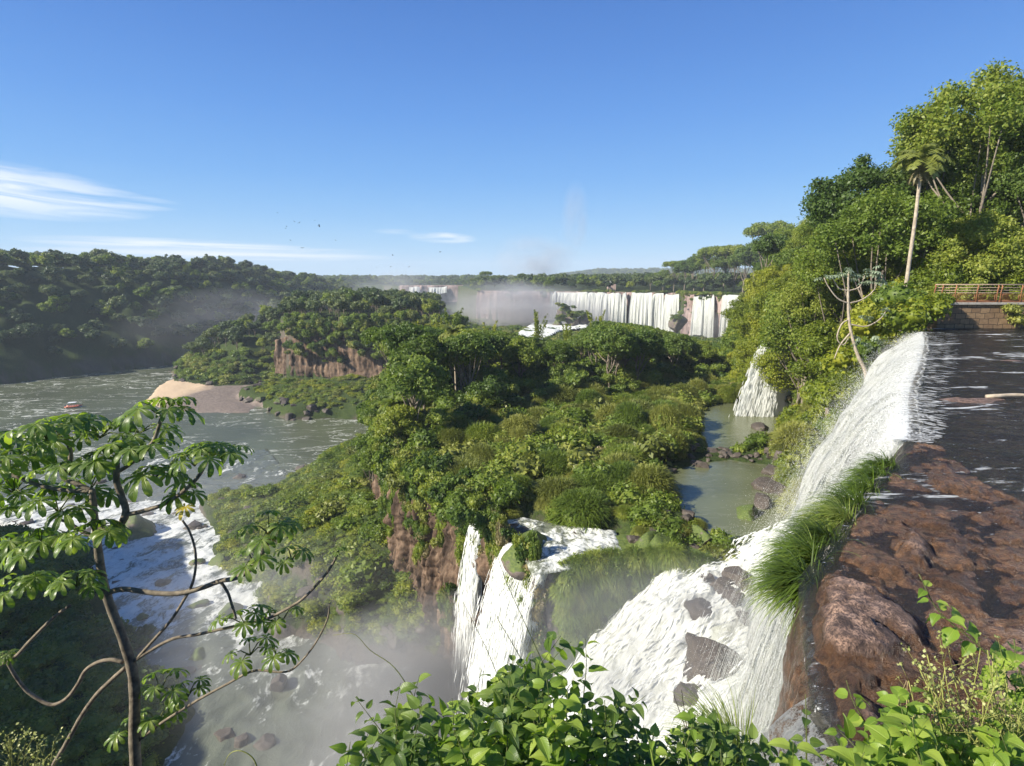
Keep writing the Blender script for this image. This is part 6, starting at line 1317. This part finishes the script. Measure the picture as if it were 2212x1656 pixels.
for dx, dy in [(1835, 582), (1826, 588), (1846, 588), (1882, 592), (1898, 600), (1870, 592), (1890, 580), (1800, 598), (1783, 600), (1910, 668), (1868, 690), (1850, 735), (1905, 610), (1875, 612), (1895, 735), (1880, 745)]:
    p = np.array(Q(dx, dy, 34.5))-c
    for k in range(4): hand_leaf(lb, p+rd.normal(size=3)*.16, rd.uniform(0, 6.3), .34, rd, .4)
M['paleleaf'] = leaf_mat('pale_leaf', (.14, .18, .11), (.22, .27, .17), (.34, .38, .28), trans=.2, nscale=1)
link('leaves', lb.mesh('leaves', M['paleleaf']), ce_)
# driftwood on the upper river
mb = MB(); mb.tube(spline([(0, 0, 0), (.9, .05, .05), (2.0, -.1, .0)], 10), [.05, .07, .06, .05, .05, .04, .04, .03, .03, .02], 6, .15); x, y = G(2130, 857, -2.95)
tag(link('driftwood_log', mb.mesh('driftwood_log', M['bark_pale']), None, (x, y, -2.95), -.1), 'pale driftwood log stranded on the dark upper river', 'log')
for dx, dy, s_, lb_ in [(2195, 780, .35, 'small reddish rock breaking the upper river at the right edge'), (2060, 865, .5, 'flat reddish rock bar in the upper river'), (2100, 868, .55, 'flat rock beside the driftwood log')]:
    x, y = G(dx, dy, -3.02); tag(link('river_rock', boulder_mesh(hash(dx) % 99, M['ledge']), None, (x, y, -3.06), 0, (s_*2.2, s_, s_*.22)), lb_, 'rock')

# ---------------------------------------------------------------- boat on the river
m = Mat('boat_orange'); M['borange'] = m.done(m.bsdf((.62, .16, .06), .5)); m = Mat('boat_white'); M['bwhite'] = m.done(m.bsdf((.75, .76, .78), .45)); m = Mat('boat_dark'); M['bdark'] = m.done(m.bsdf((.08, .10, .16), .6))
bx, by = G(160, 880, RIV); be = empty('tour_boat', 'small orange and white tour boat heading across the river at the left', 'boat', (bx, by, RIV), .35)
L_ = 4.6; mb = MB(); st = []
for i, t in enumerate(np.linspace(0, 1, 9)):
    w_ = .85*(1-max(0, (t-.45)/.55)**2.2); st.append([(-L_/2+L_*t, -w_, .42+.25*t*t), (-L_/2+L_*t, -w_*.6, -.12), (-L_/2+L_*t, w_*.6, -.12), (-L_/2+L_*t, w_, .42+.25*t*t), (-L_/2+L_*t, 0, .28+.2*t*t)])
V = [p for s_ in st for p in s_]; Fc = [(i*5+k, i*5+(k+1) % 5, (i+1)*5+(k+1) % 5, (i+1)*5+k) for i in range(8) for k in range(5)]+[(4, 3, 2, 1, 0)]; mb.add(V, Fc); link('hull', mb.mesh('hull', M['bwhite']), be)
for sg in (-1, 1):
    mb = MB(); mb.tube(spline([(-L_/2, sg*.95, .4), (0, sg*.98, .42), (L_*.33, sg*.7, .52), (L_*.52, 0, .72)], 14), [.2]*11+[.18, .15, .12], 8); link('tube', mb.mesh('tube', M['borange']), be)
mb = MB()
for x in (-1.2, .5):
    for sg in (-.6, .6): mb.tube([(x, sg, .3), (x, sg, 1.7)], .03, 5)
link('canopy_frame', mb.mesh('canopy_frame', M['bdark']), be); mb = MB(); mb.box((-.35, 0, 1.74), (2.2, 1.5, .08)); link('canopy', mb.mesh('canopy', M['bwhite'], False), be)
mb = MB()
for x in (-1.5, -.8, -.1, .6): mb.box((x, 0, .5), (.35, 1.3, .22))
link('seat_rows', mb.mesh('seat_rows', M['bdark'], False), be); mb = MB(); mb.box((-2.35, 0, .6), (.35, .4, .75)); link('outboard_motor', mb.mesh('outboard_motor', M['bdark'], False), be)
# ---------------------------------------------------------------- lookout tower beyond the falls
tx, ty = xq(1319, 395), 395; te = empty('lookout_tower', 'tiny white lookout tower over the trees behind the distant falls', 'tower', (tx, ty, -7)); mb = MB(); mb.box((0, 0, 4), (.9, .9, 9)); mb.box((0, 0, 8.9), (1.5, 1.5, .4)); link('shaft', mb.mesh('shaft', M['bwhite'], False), te)
mb = MB(); mb.box((.6, 0, 2.6), (5.5, 3.5, 4.4)); m = Mat('pink_wall'); M['pinkw'] = m.done(m.bsdf((.45, .33, .29), .8)); link('hut', mb.mesh('hut', M['pinkw'], False), te)
# ---------------------------------------------------------------- birds
m = Mat('bird_black'); M['bird'] = m.done(m.bsdf((.012, .012, .014), .7)); mb = MB()
mb.tube([(-.42, 0, 0), (-.28, 0, .01), (0, 0, .02), (.22, 0, .03), (.34, 0, .05), (.44, 0, .03)], [.05, .05, .11, .09, .05, .012], 8)
for sg in (-1, 1): mb.add([(.15, sg*.06, .05), (-.14, sg*.06, .05), (.18, sg*.55, .2), (-.16, sg*.5, .18), (.02, sg*1.0, .16), (-.2, sg*.86, .15)], [(0, 1, 3, 2), (2, 3, 5, 4)])
mb.add([(-.35, -.05, .0), (-.35, .05, 0), (-.6, .12, 0), (-.6, -.12, 0)], [(0, 1, 2, 3)]); bme = mb.mesh('vulture', M['bird'])
for i, (sx_, sy_) in enumerate([(694, 532), (736, 554), (748, 557), (716, 566), (788, 551), (798, 565), (714, 571), (726, 601), (839, 601), (756, 620), (982, 638), (941, 668), (977, 667), (1023, 667), (1019, 690), (1101, 630), (1092, 747)]):
    Y_ = 170+(i*37 % 90); p = Q(sx_*.864, sy_*.864, Y_)
    o = link('vulture', bme, None, p, i*1.3); o.rotation_euler = (.6*math.sin(i*2.1), .4*math.cos(i), i*1.3); s_ = .5 if i in (0, 4, 7, 8, 10, 3, 6) else .8; o.scale = (s_,)*3
    tag(o, ['black vulture circling high over the river and the far hill', 'dark vulture low in front of the canyon forest'][i == 16], 'bird', None if i == 16 else 'vultures circling over the gorge')

# ---------------------------------------------------------------- mist and haze
def mist(name, label, loc, rad, dens, seed, nscale=1.6, col=(1.0, 1.0, 1.0), thr=.36, fall=1.0):
    m = bpy.data.materials.new(name); m.use_nodes = True; t = m.node_tree; t.nodes.clear(); out = t.nodes.new('ShaderNodeOutputMaterial')
    tc_ = t.nodes.new('ShaderNodeTexCoord'); ln = t.nodes.new('ShaderNodeVectorMath'); ln.operation = 'LENGTH'; t.links.new(tc_.outputs['Object'], ln.inputs[0])
    def mm(op, a, b=None, cl=False):
        n = t.nodes.new('ShaderNodeMath'); n.operation = op; n.use_clamp = cl
        for i, v in enumerate((a, b)):
            if v is None: continue
            if isinstance(v, (int, float)): n.inputs[i].default_value = v
            else: t.links.new(v, n.inputs[i])
        return n.outputs[0]
    f = mm('POWER', mm('SUBTRACT', 1.0, ln.outputs['Value'], True), fall)
    nz = t.nodes.new('ShaderNodeTexNoise'); nz.inputs['Scale'].default_value = nscale; nz.inputs['Detail'].default_value = 3; nz.noise_dimensions = '4D'; nz.inputs['W'].default_value = seed; t.links.new(tc_.outputs['Object'], nz.inputs['Vector'])
    d = mm('MULTIPLY', mm('MULTIPLY', f, mm('MULTIPLY', mm('SUBTRACT', nz.outputs[0], thr, True), 3.0)), dens)
    v = t.nodes.new('ShaderNodeVolumePrincipled'); v.inputs['Color'].default_value = col+(1,); v.inputs['Anisotropy'].default_value = .2; t.links.new(d, v.inputs['Density']); t.links.new(v.outputs[0], out.inputs['Volume'])
    V, Tt = ICO3; me = mkmesh(name, V, [tuple(f_) for f_ in Tt], m); o = link(name, me, None, loc, 0, rad); return tag(o, label, kind='stuff')
mist('mist', 'white spray cloud at the foot of the big right hand waterfall', (9, 27, -20), (11, 9, 5.5), .26, 1)
mist('mist', 'spray drifting up from the two white chutes into the pool', (-4, 38, -34), (18, 11, 10), .60, 2)
mist('mist', 'thin mist over the lower pool and the talus foot', (-20, 50, -35), (26, 18, 9), .10, 3, 2.2)
mist('mist', 'thin mist along the rocky rapids', (-50, 85, -38), (34, 30, 8), .03, 4, 2.4)
mist('mist', 'bright spray cloud under the distant falls', (xq(1180, 350), 352, -20), (50, 26, 19), .28, 5, 1.3)
mist('mist', 'spray drifting left in front of the distant rock wall', (xq(1090, 365), 372, -16), (48, 26, 19), .11, 6, 1.3)
mist('mist', 'spray under the thin strands at the right of the distant falls', (xq(1500, 285), 284, -22), (26, 14, 12), .06, 7)
mist('mist', 'small cloud of spray rising over the horizon', (xq(1155, 600), 600, 22), (46, 20, 30), .09, 8, 1.4)
mist('mist', 'thin wisp of spray high above the rising cloud', (xq(1240, 600), 600, 62), (16, 12, 42), .06, 9, 1.4)
mist('mist', 'mist lying along the dark far bank', (-165, 330, -24), (45, 90, 22), .010, 10)
mist('mist', 'faint spray in front of the far end of the long hill', (-105, 520, -8), (55, 70, 24), .012, 11)
m = bpy.data.materials.new('haze_air'); m.use_nodes = True; t = m.node_tree; t.nodes.clear(); out = t.nodes.new('ShaderNodeOutputMaterial'); v = t.nodes.new('ShaderNodeVolumePrincipled')
v.inputs['Color'].default_value = (.80, .90, 1.0, 1); v.inputs['Density'].default_value = .00022; v.inputs['Anisotropy'].default_value = .0; t.links.new(v.outputs[0], out.inputs['Volume'])
mb = MB(); mb.box((0, 2150, 48), (9400, 4900, 200)); tag(link('haze', mkmesh('haze', np.array(mb.v), mb.f, m, False)), 'bluish haze filling the air of the gorge', kind='stuff')
